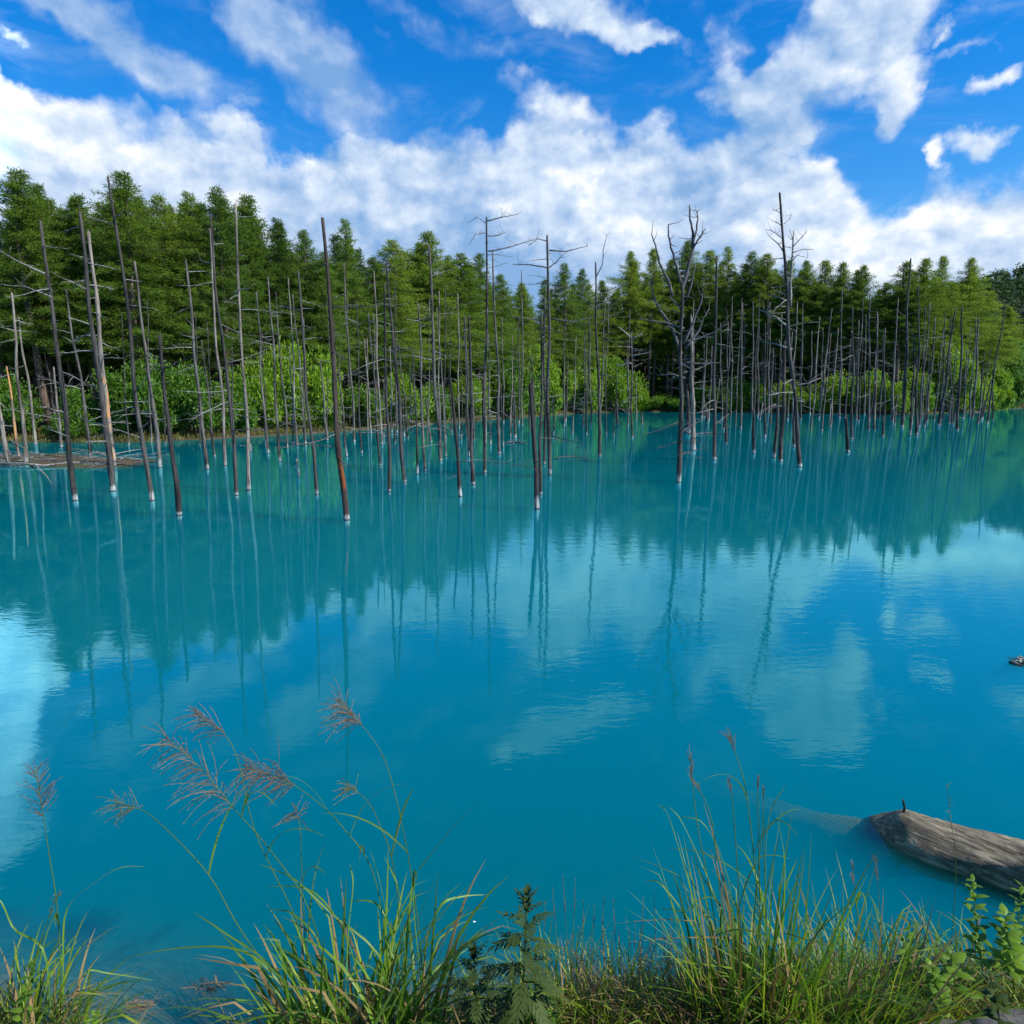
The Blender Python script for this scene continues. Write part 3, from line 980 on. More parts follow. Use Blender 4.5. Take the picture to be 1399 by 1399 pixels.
# x0, top (x, y), foot (x, y), width at the foot (crop pixels), tone, branches, tag, label
DEAD = [
    (0, 155, 230, 290, 1298, 24, 'd', 7, 'the pale-footed dark trunk', 'dark dead trunk at left, pale bark on its lower half, long bare branch reaching left'),
    (0, 305, 195, 430, 1262, 27, 'd', 12, 'the twiggy dark trunk', 'thick dark dead trunk crossing in front of an orange-patched one at the left'),
    (0, 338, 270, 435, 1165, 24, 'o', 10, None, 'dead trunk with peeling orange and cream bark beside a thick dark trunk'),
    (0, 412, 60, 582, 1298, 21, 'd', 8, 'the tall leaning trunk', 'tall slim dark dead trunk leaning, highest top of the left group'),
    (0, 515, 385, 612, 1172, 18, 'g', 8, None, None),
    (0, 610, 670, 682, 1355, 25, 'c', 2, 'the short charred trunk', 'short charred dead trunk with flat broken top and white foot'),
    (0, 710, 378, 790, 1178, 17, 'g', 8, None, None),
    (0, 805, 215, 905, 1278, 18, 'd', 8, 'the tall blackish trunk', 'tall blackish dead trunk touching a paler trunk behind its upper half'),
    (0, 900, 160, 950, 1258, 17, 'p', 8, 'the tall pale trunk', 'tall slim pale dead trunk rising to the larch tops at left'),
    (0, 770, 685, 822, 1130, 12, 'g', 4, None, None),
    (0, 803, 260, 860, 1165, 14, 'p', 6, None, None),
    (0, 945, 980, 958, 1110, 14, 'd', 0, None, None),
    (0, 45, 505, 100, 1155, 17, 'p', 5, None, None),
    (0, 70, 595, 138, 1085, 15, 'p', 4, None, None),
    (0, 25, 785, 75, 1135, 13, 'o', 2, None, 'thin dead trunk with orange foot standing on the mud bar'),
    (0, -35, 800, 38, 1165, 22, 'p', 4, None, None),
    (0, 165, 700, 224, 1060, 10, 'g', 3, None, None),
    (0, 205, 790, 235, 1095, 16, 'p', 3, None, None),
    (0, 252, 490, 350, 1140, 15, 'g', 6, None, None),
    (350, 253, 218, 343, 1372, 27, 'r', 5, 'the rust-red trunk', 'thick dead trunk, blackish above and rust-red below, nearest the camera'),
    (350, 45, 440, 92, 1150, 13, 'g', 6, None, None),
    (350, 0, 500, 45, 1118, 13, 'g', 6, None, None),
    (350, 75, 500, 120, 1100, 10, 'g', 5, None, None),
    (350, 122, 445, 158, 1090, 10, 'p', 6, None, None),
    (350, 140, 510, 190, 1085, 11, 'g', 4, None, None),
    (350, 160, 420, 230, 1275, 17, 'd', 6, None, None),
    (350, 153, 1140, 163, 1205, 11, 'p', 0, None, 'tiny pale stub poking from the water left of the rust-red trunk'),
    (350, 335, 390, 375, 1075, 12, 'g', 6, None, None),
    (350, 245, 760, 272, 1068, 13, 'g', 3, None, None),
    (350, 276, 540, 290, 1030, 8, 'g', 4, None, None),
    (350, 315, 800, 347, 1130, 11, 'g', 2, None, None),
    (350, 413, 680, 440, 1040, 10, 'p', 5, None, None),
    (350, 428, 580, 475, 1165, 12, 'd', 5, None, None),
    (350, 450, 420, 480, 1085, 11, 'p', 7, None, None),
    (350, 497, 380, 568, 1228, 18, 'd', 6, 'the stout grey-black trunk', 'stout grey-black dead trunk of mid height right of the rust-red trunk'),
    (350, 490, 470, 508, 1265, 16, 'd', 7, None, None),
    (350, 545, 700, 580, 1060, 10, 'g', 5, None, None),
    (350, 600, 730, 617, 1198, 11, 'd', 4, None, None),
    (350, 620, 545, 645, 1185, 13, 'g', 6, None, None),
    (350, 660, 320, 703, 1148, 17, 'g', 8, None, None),
    (350, 690, 560, 727, 1130, 10, 'g', 5, None, None),
    (350, 742, 830, 783, 1283, 19, 'c', 2, 'the small charred leaner', 'charred dead trunk of low height leaning left, white foot, middle of pond'),
    (350, 812, 590, 830, 1238, 19, 'd', 4, None, None),
    (350, 797, 595, 815, 1130, 14, 'd', 4, None, None),
    (350, 880, 215, 873, 1192, 15, 'd', 8, 'the right-armed tall trunk', 'tall dark dead trunk with bare arms pointing right near its tip'),
    (350, 904, 345, 930, 1122, 17, 'g', 10, None, None),
    (350, 940, 600, 945, 1000, 9, 'g', 5, None, None),
    (350, 770, 510, 776, 1020, 10, 'p', 6, None, None),
    (350, 648, 910, 668, 1075, 11, 'g', 1, None, None),
    (350, 395, 1000, 403, 1118, 10, 'c', 0, None, None),
    (350, 528, 740, 540, 1040, 9, 'g', 4, None, None),
    (350, 560, 600, 566, 1000, 8, 'g', 4, None, None),
    (700, 70, 850, 95, 1330, 23, 'c', 2, 'the jagged black snag', 'jagged black snag, short and split, standing before taller trunks mid pond'),
    (700, 112, 580, 108, 1275, 16, 'd', 6, None, None),
    (700, 124, 520, 122, 1160, 13, 'd', 6, None, None),
    (700, 133, 285, 143, 1200, 18, 'd', 12, 'the many-armed tall trunk', 'tall dark dead trunk with bare arms on both sides against the cloud'),
    (700, 318, 388, 333, 1128, 17, 'd', 9, 'the lone straight trunk', 'lone straight dark dead trunk before the lime bushes'),
    (700, 35, 420, 38, 1010, 10, 'g', 7, None, None),
    (700, 204, 540, 196, 1020, 9, 'g', 6, None, None),
    (700, 278, 650, 284, 1010, 9, 'g', 4, None, None),
    (700, 296, 640, 300, 1012, 9, 'g', 4, None, None),
    (700, 366, 520, 360, 960, 8, 'g', 4, None, None),
    (700, 455, 660, 458, 1060, 10, 'g', 14, 'the tiered dead tree', 'small dead tree with tiers of level bare branches near the far shore'),
    (700, 472, 830, 474, 990, 8, 'p', 1, None, None),
    (700, 399, 920, 402, 1005, 13, 'd', 0, None, 'dark squat stub in the water near the lime bush'),
    (700, 494, 965, 497, 1005, 11, 'g', 0, None, 'tiniest grey stub in the water right of the tiered dead tree'),
    (700, 5, 870, 12, 1060, 15, 'd', 0, None, None),
    (700, 62, 930, 68, 1020, 9, 'd', 0, None, None),
    (700, 780, 365, 770, 1143, 18, 'd', 9, 'the straight black pole', 'straight black dead trunk with upright broken tip right of the antler-limbed tree'),
    (700, 816, 930, 816, 1080, 16, 'd', 0, None, None),
    (700, 795, 620, 800, 990, 10, 'g', 6, None, None),
    (700, 840, 520, 834, 980, 10, 'g', 8, None, None),
    (700, 920, 540, 916, 970, 10, 'g', 8, None, None),
    (700, 922, 955, 922, 1120, 17, 'd', 0, None, None),
    (700, 886, 580, 878, 960, 9, 'g', 7, None, None),
    (700, 942, 600, 938, 975, 9, 'g', 5, None, None),
    (700, 966, 620, 964, 1060, 12, 'd', 5, None, None),
    (700, 738, 930, 746, 1000, 14, 'd', 0, None, None),
    (700, 732, 700, 734, 980, 8, 'g', 4, None, None),
    (1050, 62, 690, 47, 1150, 22, 'd', 5, None, None),
    (1050, 48, 760, 20, 1135, 18, 'd', 4, None, None),
    (1050, 98, 810, 97, 1095, 16, 'd', 2, None, None),
    (1050, 296, 985, 303, 1115, 19, 'c', 0, 'the black stub', 'squat black stub with white foot, alone in open water at right'),
    (1050, 321, 560, 318, 1065, 14, 'd', 7, None, None),
    (1050, 345, 610, 335, 990, 11, 'g', 5, None, None),
    (1050, 387, 505, 382, 1030, 12, 'g', 8, None, None),
    (1050, 445, 640, 437, 1055, 13, 'd', 5, None, None),
    (1050, 543, 375, 510, 1020, 16, 'd', 7, 'the tallest right-hand trunk', 'tallest dark dead trunk of the right-hand stand, slightly leaning'),
    (1050, 557, 660, 543, 1050, 13, 'd', 4, None, None),
    (1050, 572, 480, 567, 1050, 13, 'd', 7, None, None),
    (1050, 637, 600, 605, 1000, 12, 'g', 6, None, None),
    (1050, 715, 560, 650, 1015, 14, 'd', 7, 'the slanting right trunk', 'dark dead trunk slanting strongly, top to the right, in the right-hand stand'),
    (1050, 740, 555, 722, 1030, 14, 'd', 6, None, None),
    (1050, 805, 600, 780, 985, 12, 'g', 4, None, None),
    (1050, 825, 740, 800, 1005, 11, 'g', 4, None, None),
    (1050, 905, 550, 833, 1008, 10, 'd', 5, 'the outermost leaner', 'thin dark dead trunk leaning outward, farthest right in the pond'),
    (1050, 858, 800, 856, 990, 8, 'd', 2, None, None),
    (1050, 757, 725, 745, 985, 10, 'g', 4, None, None),
    (1050, 415, 580, 405, 1030, 12, 'g', 7, None, None),
    (1050, 490, 570, 472, 1000, 12, 'g', 7, None, None),
    (1050, 282, 490, 270, 985, 11, 'g', 9, None, None),
    (1050, 242, 565, 192, 985, 10, 'g', 8, None, None),
    (1050, 128, 620, 122, 975, 9, 'g', 6, None, None),
    (1050, 165, 650, 158, 970, 9, 'g', 5, None, None),
    (1050, 208, 640, 200, 965, 9, 'g', 5, None, None),
    (1050, 372, 590, 366, 970, 9, 'g', 4, None, None),
    (1050, 525, 610, 515, 985, 10, 'g', 4, None, None),
    (1050, 600, 560, 585, 985, 10, 'g', 5, None, None),
    (1050, 670, 720, 668, 985, 8, 'g', 4, None, None),
    (1050, 695, 600, 700, 1005, 9, 'g', 4, None, None),
    (1050, 25, 690, 28, 960, 9, 'g', 5, None, None),
    (1050, 5, 540, 0, 965, 10, 'g', 6, None, None),
]
# thin far trunks crowding the back: spread evenly between the named ones
rng = random.Random(4242)
for lo, hi, cnt, by0, by1, ty0, ty1 in ((150, 440, 9, 604, 618, 400, 480), (440, 700, 24, 584, 612, 380, 500), (690, 860, 14, 574, 600, 400, 500),
                                        (940, 1140, 20, 568, 590, 400, 480), (1130, 1350, 22, 569, 588, 385, 480)):
    for k in range(cnt):
        px = lo + (hi - lo) * (k + rng.uniform(0.1, 0.9)) / cnt
        by = rng.uniform(by0, by1)
        tilt = (px - 700) * 0.02 + rng.uniform(-6, 6)
        ty_ = rng.uniform(ty0, ty1) if rng.random() < 0.8 else rng.uniform(500, 545)
        DEAD.append((None, px + tilt * (0.6 if px < 700 else 0.9), ty_, px, by, rng.uniform(6.5, 11), rng.choice('ggddp'), rng.randrange(4, 10), None, None))


def jitter_path(a, b, k, amp, rng_):
    out_ = []
    sx_ = [rng_.uniform(0, 6.28) for _ in range(4)]
    for i in range(k):
        t = i / (k - 1)
        e = amp * math.sin(math.pi * t)
        out_.append(a.lerp(b, t) + Vector((e * math.sin(2.4 * t * 3.1 + sx_[0]) + 0.35 * e * math.sin(17 * t + sx_[1]),
                                           e * math.sin(2.1 * t * 3.1 + sx_[2]) + 0.35 * e * math.sin(15 * t + sx_[3]), 0)))
    return out_


def branch_mesh(p0, d, ln, r, rng_, twigs=3, droop=0.15, sides=5):
    """one dead bough with kinks and a few twiglets, in the tree's own coordinates"""
    m_ = MB()
    k = 6
    pts_ = []
    p = p0.copy()
    dd = d.normalized()
    curl = rng_.uniform(-0.12, 0.28)
    for i in range(k):
        pts_.append(p.copy())
        dd = (dd + Vector((rng_.uniform(-0.16, 0.16), rng_.uniform(-0.16, 0.16), rng_.uniform(-0.14, 0.12) - droop * 0.25 * (1 - i / k) + curl * i / k * 0.5))).normalized()
        p = p + dd * (ln / (k - 1))
    m_.tube(pts_, [r * (1 - 0.8 * i / (k - 1)) for i in range(k)], sides)
    for _ in range(twigs):
        i = rng_.randrange(2, k)
        a = pts_[i]
        dv = (pts_[i] - pts_[i - 1]).normalized() + Vector((rng_.uniform(-0.9, 0.9), rng_.uniform(-0.9, 0.9), rng_.uniform(-0.5, 0.6)))
        dv.normalize()
        tl = ln * rng_.uniform(0.14, 0.36)
        m_.tube([a, a + dv * tl * 0.5 + Vector((0, 0, rng_.uniform(-.02, .03))), a + dv * tl + Vector((0, 0, rng_.uniform(-0.08, 0.05) * tl))],
                [r * 0.42, r * 0.3, r * 0.12], 4)
    return m_


TRUNKS = []          # foot x in the photograph, tag, label, object, tone, height, distance


def dead_tree(top, foot, wpx, tone, nb, tagname, label, far=False, boughs=None, seed=0):
    rng_ = random.Random(seed)
    F = W(*foot)
    T = P(top[0], top[1], F.y + rng_.uniform(-0.3, 0.3) * min(1.0, F.y / 30))
    zc = F.y * math.cos(PITCH) + CAM_H * math.sin(PITCH)
    r0 = max(0.018, 0.5 * wpx / 2.8 / FOC * zc) * (0.92 if F.y < 30 else 0.80)
    H = T.z
    r1 = max(0.012, r0 * (0.62 if H < 3 else 0.36))
    o = thing('dead_tree', label, 'dead tree', (F.x, F.y, 0), 'dead trees standing in the pond')
    base = Vector((0, 0, -0.9))
    tip = T - Vector((F.x, F.y, 0))
    below_ = tip * (-0.9 / max(tip.z, 0.5))
    k = 24 if not far else 12
    path = jitter_path(below_, tip, k, 0.0065 * H, rng_)
    rad = [(r0 * 1.06 + (r1 - r0) * (i / (k - 1)) ** 0.85) * rng_.uniform(0.93, 1.07) for i in range(k)]
    mt_ = MB()
    mt_.tube(path, rad, 9 if not far else 6, lump=0.17, rng=rng_)
    # broken, splintered tip
    for q in range(3 if not far else 2):
        a = rng_.uniform(0, 6.28)
        s0 = path[-1] + Vector((math.cos(a), math.sin(a), 0)) * r1 * 0.55 - Vector((0, 0, 0.05))
        mt_.tube([s0, s0 + Vector((rng_.uniform(-.3, .3) * r1, rng_.uniform(-.3, .3) * r1, rng_.uniform(1.5, 5) * r1))], [r1 * 0.42, r1 * 0.05], 5)
    # short stubs of snapped twigs belong to the trunk itself
    for q in range(8 if not far else 4):
        i = rng_.randrange(k // 4, k)
        a = rng_.uniform(0, 6.28)
        dv = Vector((math.cos(a), math.sin(a), rng_.uniform(-0.2, 0.4)))
        mt_.tube([path[i], path[i] + dv * (rad[i] + rng_.uniform(0.04, 0.16))], [rad[i] * 0.22 + 0.004, 0.003], 4)
    mt_.build('trunk', M[BARKS[tone]], o)
    bm_ = M['dead_branch'] if tone in 'gpo' else (M['dead_branch'] if rng_.random() < 0.5 else M['dead_branch_dark'])
    nb = int(nb * 1.15 + 0.5)
    for q in range(nb):
        t = rng_.uniform(0.25, 0.97)
        fi = t * (k - 1)
        i = int(fi)
        p0 = path[i].lerp(path[min(i + 1, k - 1)], fi - i)
        if p0.z < 0.6:
            continue
        a = rng_.uniform(0, 6.28)
        ln = rng_.uniform(0.40, 1.7) * (1.15 - 0.6 * t) * (1.0 if F.y < 40 else 1.25)
        dv = Vector((math.cos(a), 0.6 * math.sin(a), rng_.uniform(-0.22, 0.32)))
        rr = max(0.006, min(0.020, r0 * 0.22)) * (1.0 if F.y < 40 else 1.1)
        branch_mesh(p0, dv, ln, rr, rng_, 3 if F.y < 60 else 2, sides=5 if F.y < 40 else 4).build('branch', bm_, o)
    # boughs drawn after the photograph: lists of (x, y) with their thickness, at this tree's distance
    for (pts_px, w0, w1) in boughs or ():
        m_ = MB()
        yo = 0.0
        pp = []
        for (bx, by_) in pts_px:
            pp.append(P(bx, by_, F.y + yo) - Vector((F.x, F.y, 0)))
            yo += rng_.uniform(-0.12, 0.12)
        fine = []
        for i in range(len(pp) - 1):
            for s in range(3):
                fine.append(pp[i].lerp(pp[i + 1], s / 3) + Vector((rng_.uniform(-.012, .012), rng_.uniform(-.012, .012), rng_.uniform(-.012, .012))))
        fine.append(pp[-1])
        ra = 0.5 * w0 / FOC * zc
        rb = 0.5 * w1 / FOC * zc
        m_.tube(fine, [ra + (rb - ra) * i / (len(fine) - 1) for i in range(len(fine))], 6)
        for q in range(5):
            i = rng_.randrange(len(fine) // 3, len(fine))
            dv = Vector((rng_.uniform(-1, 1), rng_.uniform(-0.6, 0.6), rng_.uniform(-0.1, 1))).normalized()
            tl = rng_.uniform(0.12, 0.5)
            m_.tube([fine[i], fine[i] + dv * tl * 0.5, fine[i] + dv * tl + Vector((0, 0, 0.06))], [rb * 0.9, rb * 0.6, rb * 0.25], 4)
        m_.build('branch', bm_, o)
    TRUNKS.append((foot[0], tagname, label, o, tone, H, F.y, wpx))
    return o


C3 = lambda *p: [crop(700, *q) for q in p]
C4 = lambda *p: [crop(1050, *q) for q in p]
C1 = lambda *p: [crop(0, *q) for q in p]
BOUGHS = {
    'the pale-footed dark trunk': [(C1((172, 432), (90, 395), (0, 345)), 3.0, 1.2), (C1((200, 520), (100, 480), (-10, 470)), 2.0, 0.8)],
    'the right-armed tall trunk': [([(664, 302), (685, 297), (706, 293)], 2.0, 0.8), ([(666, 322), (678, 322), (690, 318)], 2, 0.8),
                                   ([(667, 343), (695, 338), (733, 326)], 2, 0.8), ([(664, 318), (650, 320), (641, 334)], 1.5, 0.5), ([(664, 305), (652, 297), (640, 304)], 1.3, 0.5)],
    'the many-armed tall trunk': [([(750, 342), (772, 344), (803, 336)], 2, 0.7), ([(751, 365), (760, 358), (768, 349)], 2, 0.8),
                                  ([(750, 366), (725, 362), (700, 361)], 2, 0.7), ([(753, 397), (765, 394), (777, 388)], 2, 0.9),
                                  ([(748, 330), (735, 326), (722, 336)], 1.5, 0.5), ([(752, 430), (730, 436), (700, 432)], 2, 0.8), ([(752, 436), (785, 440), (812, 432)], 2, 0.8)],
    'the lone straight trunk': [([(815, 378), (823, 362), (824, 342), (829, 322)], 1.6, 0.6), ([(816, 444), (835, 432), (853, 425)], 2, 0.7), ([(816, 424), (798, 408), (784, 400)], 2, 0.7)],
    'the tiered dead tree': [([(863, 462), (852, 452), (843, 446)], 1.8, 0.6), ([(863, 464), (878, 455)], 1.8, 0.6), ([(863, 486), (890, 481)], 1.8, 0.6), ([(863, 496), (845, 500)], 1.8, 0.6)],
}
for i, (x0_, tx_, ty_, bx_, by_, wd_, tone, nb, tg, lab) in enumerate(DEAD):
    if x0_ is None:
        top, foot = (tx_, ty_), (bx_, by_)
    else:
        top, foot = crop(x0_, tx_, ty_), crop(x0_, bx_, by_)
    dead_tree(top, foot, wd_, tone, nb, tg, lab, far=(x0_ is None), boughs=BOUGHS.get(tg), seed=1000 + i)
# the antler-limbed tree
dead_tree(crop(700, 652, 470), crop(700, 634, 1228), 24, 'd', 14, 'the antler-limbed tree', 'dead tree forking into several bare antler-like limbs above the treeline', seed=1,
          boughs=[(C3((650, 492), (668, 425), (688, 340), (690, 275), (680, 225), (676, 168)), 5.5, 1.6), (C3((689, 320), (703, 262), (709, 225), (706, 192)), 3, 1.2),
                  (C3((688, 335), (716, 290), (738, 258)), 3, 1.2), (C3((645, 470), (628, 410), (606, 330), (596, 285), (596, 243)), 4, 1.3),
                  (C3((646, 740), (612, 640), (560, 565), (536, 505), (527, 452)), 4.5, 1.3), (C3((612, 515), (596, 455), (562, 390), (546, 320), (532, 280)), 4, 1.3),
                  (C3((655, 700), (690, 620), (722, 540), (728, 488)), 4, 1.3), (C3((660, 720), (712, 650), (730, 600), (752, 565)), 3.5, 1.2),
                  (C3((655, 640), (600, 622), (540, 612), (480, 602)), 3.0, 1.0), (C3((660, 690), (720, 678), (770, 655), (822, 622)), 3.0, 1.0),
                  (C3((656, 600), (640, 560), (600, 520)), 3.0, 1.2), (C3((660, 830), (610, 815), (560, 820)), 2.6, 0.9), (C3((660, 770), (720, 775), (790, 772)), 2.6, 0.9),
                  (C3((668, 520), (690, 450), (700, 395)), 3.0, 1.0)])
dead_tree(crop(700, 684, 600), crop(700, 690, 1105), 27, 'p', 9, None, 'thick whitish dead trunk right behind the antler-limbed tree', seed=2)
dead_tree(crop(700, 668, 880), crop(700, 674, 1042), 34, 'd', 0, None, 'stout dark stump between the antler-limbed tree and the whitish trunk', seed=3)
# the twig-spired tree
dead_tree(crop(1050, 42, 122), crop(1050, 118, 1170), 19, 'd', 16, 'the twig-spired tree', 'tall dead tree tapering to a fine twiggy spire above the treeline at right', seed=4,
          boughs=[(C4((82, 560), (84, 470), (90, 370), (96, 268)), 4.5, 1.6), (C4((62, 352), (38, 318), (0, 284)), 2.2, 0.7), (C4((58, 300), (20, 270), (-8, 262)), 1.6, 0.5),
                  (C4((56, 250), (30, 235), (5, 222)), 1.4, 0.4), (C4((52, 205), (30, 190), (12, 186)), 1.2, 0.4), (C4((60, 240), (80, 222), (90, 200)), 1.2, 0.4),
                  (C4((94, 350), (130, 338), (172, 340)), 1.6, 0.5), (C4((92, 330), (120, 300), (150, 265)), 1.6, 0.5), (C4((78, 640), (30, 598), (-40, 566)), 2.8, 1.0),
                  (C4((76, 540), (40, 520), (0, 515)), 2.0, 0.8), (C4((100, 860), (150, 850), (200, 830)), 2.2, 0.8), (C4((90, 720), (30, 700), (-30, 690)), 2.2, 0.8),
                  (C4((92, 380), (110, 360), (150, 372)), 1.4, 0.4)])

# labels that single out each dead tree: by its look and its place among the landmark trunks
TRUNKS.sort(key=lambda r_: r_[0])
marks = [i for i, r_ in enumerate(TRUNKS) if r_[1]]
used_labels = set()
for i, (fx0, tg, lab, o, tone, H, D, wpx) in enumerate(TRUNKS):
    if lab:
        o['label'] = lab
        continue
    j = min(marks, key=lambda q: (abs(q - i), q))
    kk_ = abs(i - j)
    side_ = 'right' if i > j else 'left'
    size = 'stubby' if H < 2.0 else ('short' if H < 4.2 else ('slim' if wpx < 12 else 'tall'))
    o['label'] = f'{size} {TONE[tone]} dead trunk, {WORDS[kk_ - 1]} foot to the {side_} of {TRUNKS[j][1]}'

# labels of the live trees and shrubs: by what stands in front of them
LM = [(r_[0], r_[1]) for r_ in TRUNKS if r_[1]]
TOPM = [(148, 'the tall leaning trunk'), (441, 'the rust-red trunk'), (664, 'the right-armed tall trunk'), (748, 'the many-armed tall trunk'),
        (932, 'the antler-limbed tree'), (1070, 'the twig-spired tree'), (1241, 'the tallest right-hand trunk')]


def rank_label(rows, fmt):
    rows = sorted(rows, key=lambda r_: r_[0])
    for i, r_ in enumerate(rows):
        mk = min(TOPM, key=lambda m_: abs(m_[0] - r_[0]))
        if r_[0] < mk[0]:
            rk = sum(1 for q in rows if r_[0] < q[0] < mk[0])
            sd2 = 'left'
        else:
            rk = sum(1 for q in rows if mk[0] <= q[0] < r_[0])
            sd2 = 'right'
        r_[-1]['label'] = fmt(r_, WORDS[rk], sd2, mk[1])


rank_label(FRONT_TREES, lambda r_, wd, s, mk: f'front-row green larch, {wd} treetop {s} of the tip of {mk}')
rank_label(SHRUB_OBJ, lambda r_, wd, s, mk: f'{"lime-green" if r_[2] else "deep green"} shore shrub, {wd} shrub {s} of the tip of {mk}')

# ------------------------------------------------------------------ mud bar and driftwood at the left
rs = np.random.RandomState(8)
c0 = W(10, 630)
mb = MB()
nu, nv = 60, 22
U, Vv = np.meshgrid(np.linspace(-1, 1, nu), np.linspace(-1, 1, nv))
bx = c0.x - 4.5 + U * 11.0
byy = c0.y + 1.0 + Vv * 3.0 - U * 1.2
hh = 0.16 * (1 - U ** 2) * (1 - Vv ** 2) - 0.07 + 0.05 * rough_noise(bx * 1.3, byy * 1.3) - 0.25 * np.clip(np.abs(U) - 0.8, 0, 1) - 0.3 * np.clip(np.abs(Vv) - 0.75, 0, 1)
idx = np.arange(nu * nv).reshape(nv, nu)
faces = np.stack([idx[:-1, :-1], idx[:-1, 1:], idx[1:, 1:], idx[1:, :-1]], axis=-1).reshape(-1, 4)
mb.add(np.stack([bx, byy, hh], -1).reshape(-1, 3), faces)
tag(mb.build('mud_bar', M['ground']), kind='structure')
mb = MB()
rng = random.Random(9)
for q in range(420):
    u, v_ = rng.uniform(-0.95, 0.95), rng.uniform(-0.85, 0.9)
    p = Vector((c0.x - 4.5 + u * 11, c0.y + 1 + v_ * 3.0 - u * 1.2, rng.uniform(0.0, 0.14)))
    a = rng.gauss(0, 0.5) + (math.pi if rng.random() < .5 else 0)
    ln = rng.uniform(0.25, 1.1)
    d = Vector((math.cos(a), math.sin(a), rng.uniform(-0.1, 0.22)))
    q1 = p + d * ln * 0.5 + Vector((0, 0, rng.uniform(0, .05)))
    mb.tube([p, q1, p + d * ln], [0.012, 0.010, 0.004], 4, cap=False)
tag(mb.build('twig_litter', M['bark_grey']), kind='stuff', label='matted twigs and dead stalks on the mud bar at left', cat='twigs')
for (pts_px, r_, lab) in (([(0, 634), (60, 636), (135, 630)], 0.05, 'long pale driftwood stick lying along the front of the mud bar'),
                          ([(10, 600), (22, 607), (38, 616)], 0.04, 'bare crooked branch rising from the mud bar at far left'),
                          ([(42, 632), (58, 645), (70, 660)], 0.03, 'grey driftwood branch slanting off the mud bar into water'),
                          ([(85, 612), (150, 622), (205, 612)], 0.04, 'thin sunken branch breaking the surface behind the twiggy dark trunk')):
    m_ = MB()
    p_ = [W(x, y, 0.06) for x, y in pts_px]
    o_ = p_[0].copy()
    m_.tube([a - o_ for a in (p_[0], p_[0].lerp(p_[1], .5) + Vector((0, 0, .05)), p_[1], p_[1].lerp(p_[2], .5) + Vector((0, 0, .04)), p_[2])],
            [r_, r_ * .9, r_ * .8, r_ * .6, r_ * .3], 6)
    tag(m_.build('driftwood', M['dead_branch'], loc=o_), lab, 'driftwood', 'driftwood at the far shore')

# floating driftwood raft right of the many-armed trunk, and small lying branches in the middle
for (pts_px, r_, lab) in (([(742, 590), (770, 600), (800, 607)], 0.03, 'thin bare branch lying in the water right of the many-armed trunk'),
                          ([(757, 626), (790, 624), (815, 632)], 0.025, 'thin dark branch floating low beside the many-armed trunk foot'),
                          ([(945, 594), (972, 592), (1000, 594)], 0.05, 'dark floating branch between antler-limbed tree and straight black pole'),
                          ([(690, 605), (705, 604), (720, 607)], 0.05, 'pale driftwood stick afloat left of the jagged black snag')):
    m_ = MB()
    p_ = [W(x, y, 0.03) for x, y in pts_px]
    o_ = p_[0].copy()
    m_.tube([a - o_ for a in (p_[0], p_[0].lerp(p_[1], .5) + Vector((0, 0, .05)), p_[1], p_[1].lerp(p_[2], .5) + Vector((0, 0, .03)), p_[2])],
            [r_, r_ * .9, r_ * .8, r_ * .6, r_ * .3], 6)
    for q in range(4):
        a = (p_[0].lerp(p_[2], rng.uniform(.2, .9))) - o_
        m_.tube([a, a + Vector((rng.uniform(-.3, .3), rng.uniform(-.3, .3), rng.uniform(.1, .5)))], [r_ * .5, r_ * .15], 4)
    tag(m_.build('driftwood', M['dead_branch_dark'], loc=o_), lab, 'driftwood', 'driftwood afloat in the pond')

# ------------------------------------------------------------------ sunken log at the near right
mt, n, out = material('sunken_log')
tc = n.new('ShaderNodeTexCoord')
_ax = W(1080, 1120, -.3) - W(1399, 1188, .06)
_th = math.atan2(_ax.y, _ax.x)
na = n.noise(n.mapping(n.mapping(tc.outputs['Object'], rot=(0, 0, -_th)), (1.6, 15, 15)), 2.6, 8.0, 0.66, 0.35)
nb_ = n.noise(tc.outputs['Object'], 5.0, 6.0, 0.65)
col = n.mix(n.smooth(na.outputs[0], 0.35, 0.68), rgb(0.075, 0.058, 0.034), rgb(0.36, 0.305, 0.195))
nk = n.noise(n.mapping(n.mapping(tc.outputs['Object'], rot=(0, 0, -_th)), (1.3, 4.0, 4.0)), 2.2, 6.0, 0.65, 0.5)
col = n.mix(n.m('MULTIPLY', n.smooth(nk.outputs[0], 0.50, 0.58), 0.6), col, rgb(0.065, 0.048, 0.030))
col = n.mix(n.m('MULTIPLY', n.smooth(nb_.outputs[0], 0.52, 0.66), 0.7), col, rgb(0.085, 0.090, 0.035))
gpl = n.new('ShaderNodeNewGeometry')
spl = n.new('ShaderNodeSeparateXYZ')
n.put(spl.inputs[0], gpl.outputs['Position'])
alg = n.smooth(n.m('ADD', spl.outputs[2], n.m('MULTIPLY', n.m('SUBTRACT', nb_.outputs[0], 0.5), 0.08)), 0.03, -0.03)
col = n.mix(alg, col, n.mix(na.outputs[0], rgb(0.05, 0.075, 0.025), rgb(0.15, 0.19, 0.07)))
pb = n.new('ShaderNodeBsdfPrincipled')
n.put(pb.inputs['Base Color'], col)
pb.inputs['Roughness'].default_value = 0.75
bp = n.new('ShaderNodeBump')
bp.inputs['Strength'].default_value = 0.9
bp.inputs['Distance'].default_value = 0.03
n.put(bp.inputs['Height'], na.outputs[0])
n.put(pb.inputs['Normal'], bp.outputs[0])
n.put(out.inputs[0], pb.outputs[0])
M['sunken_log'] = mt
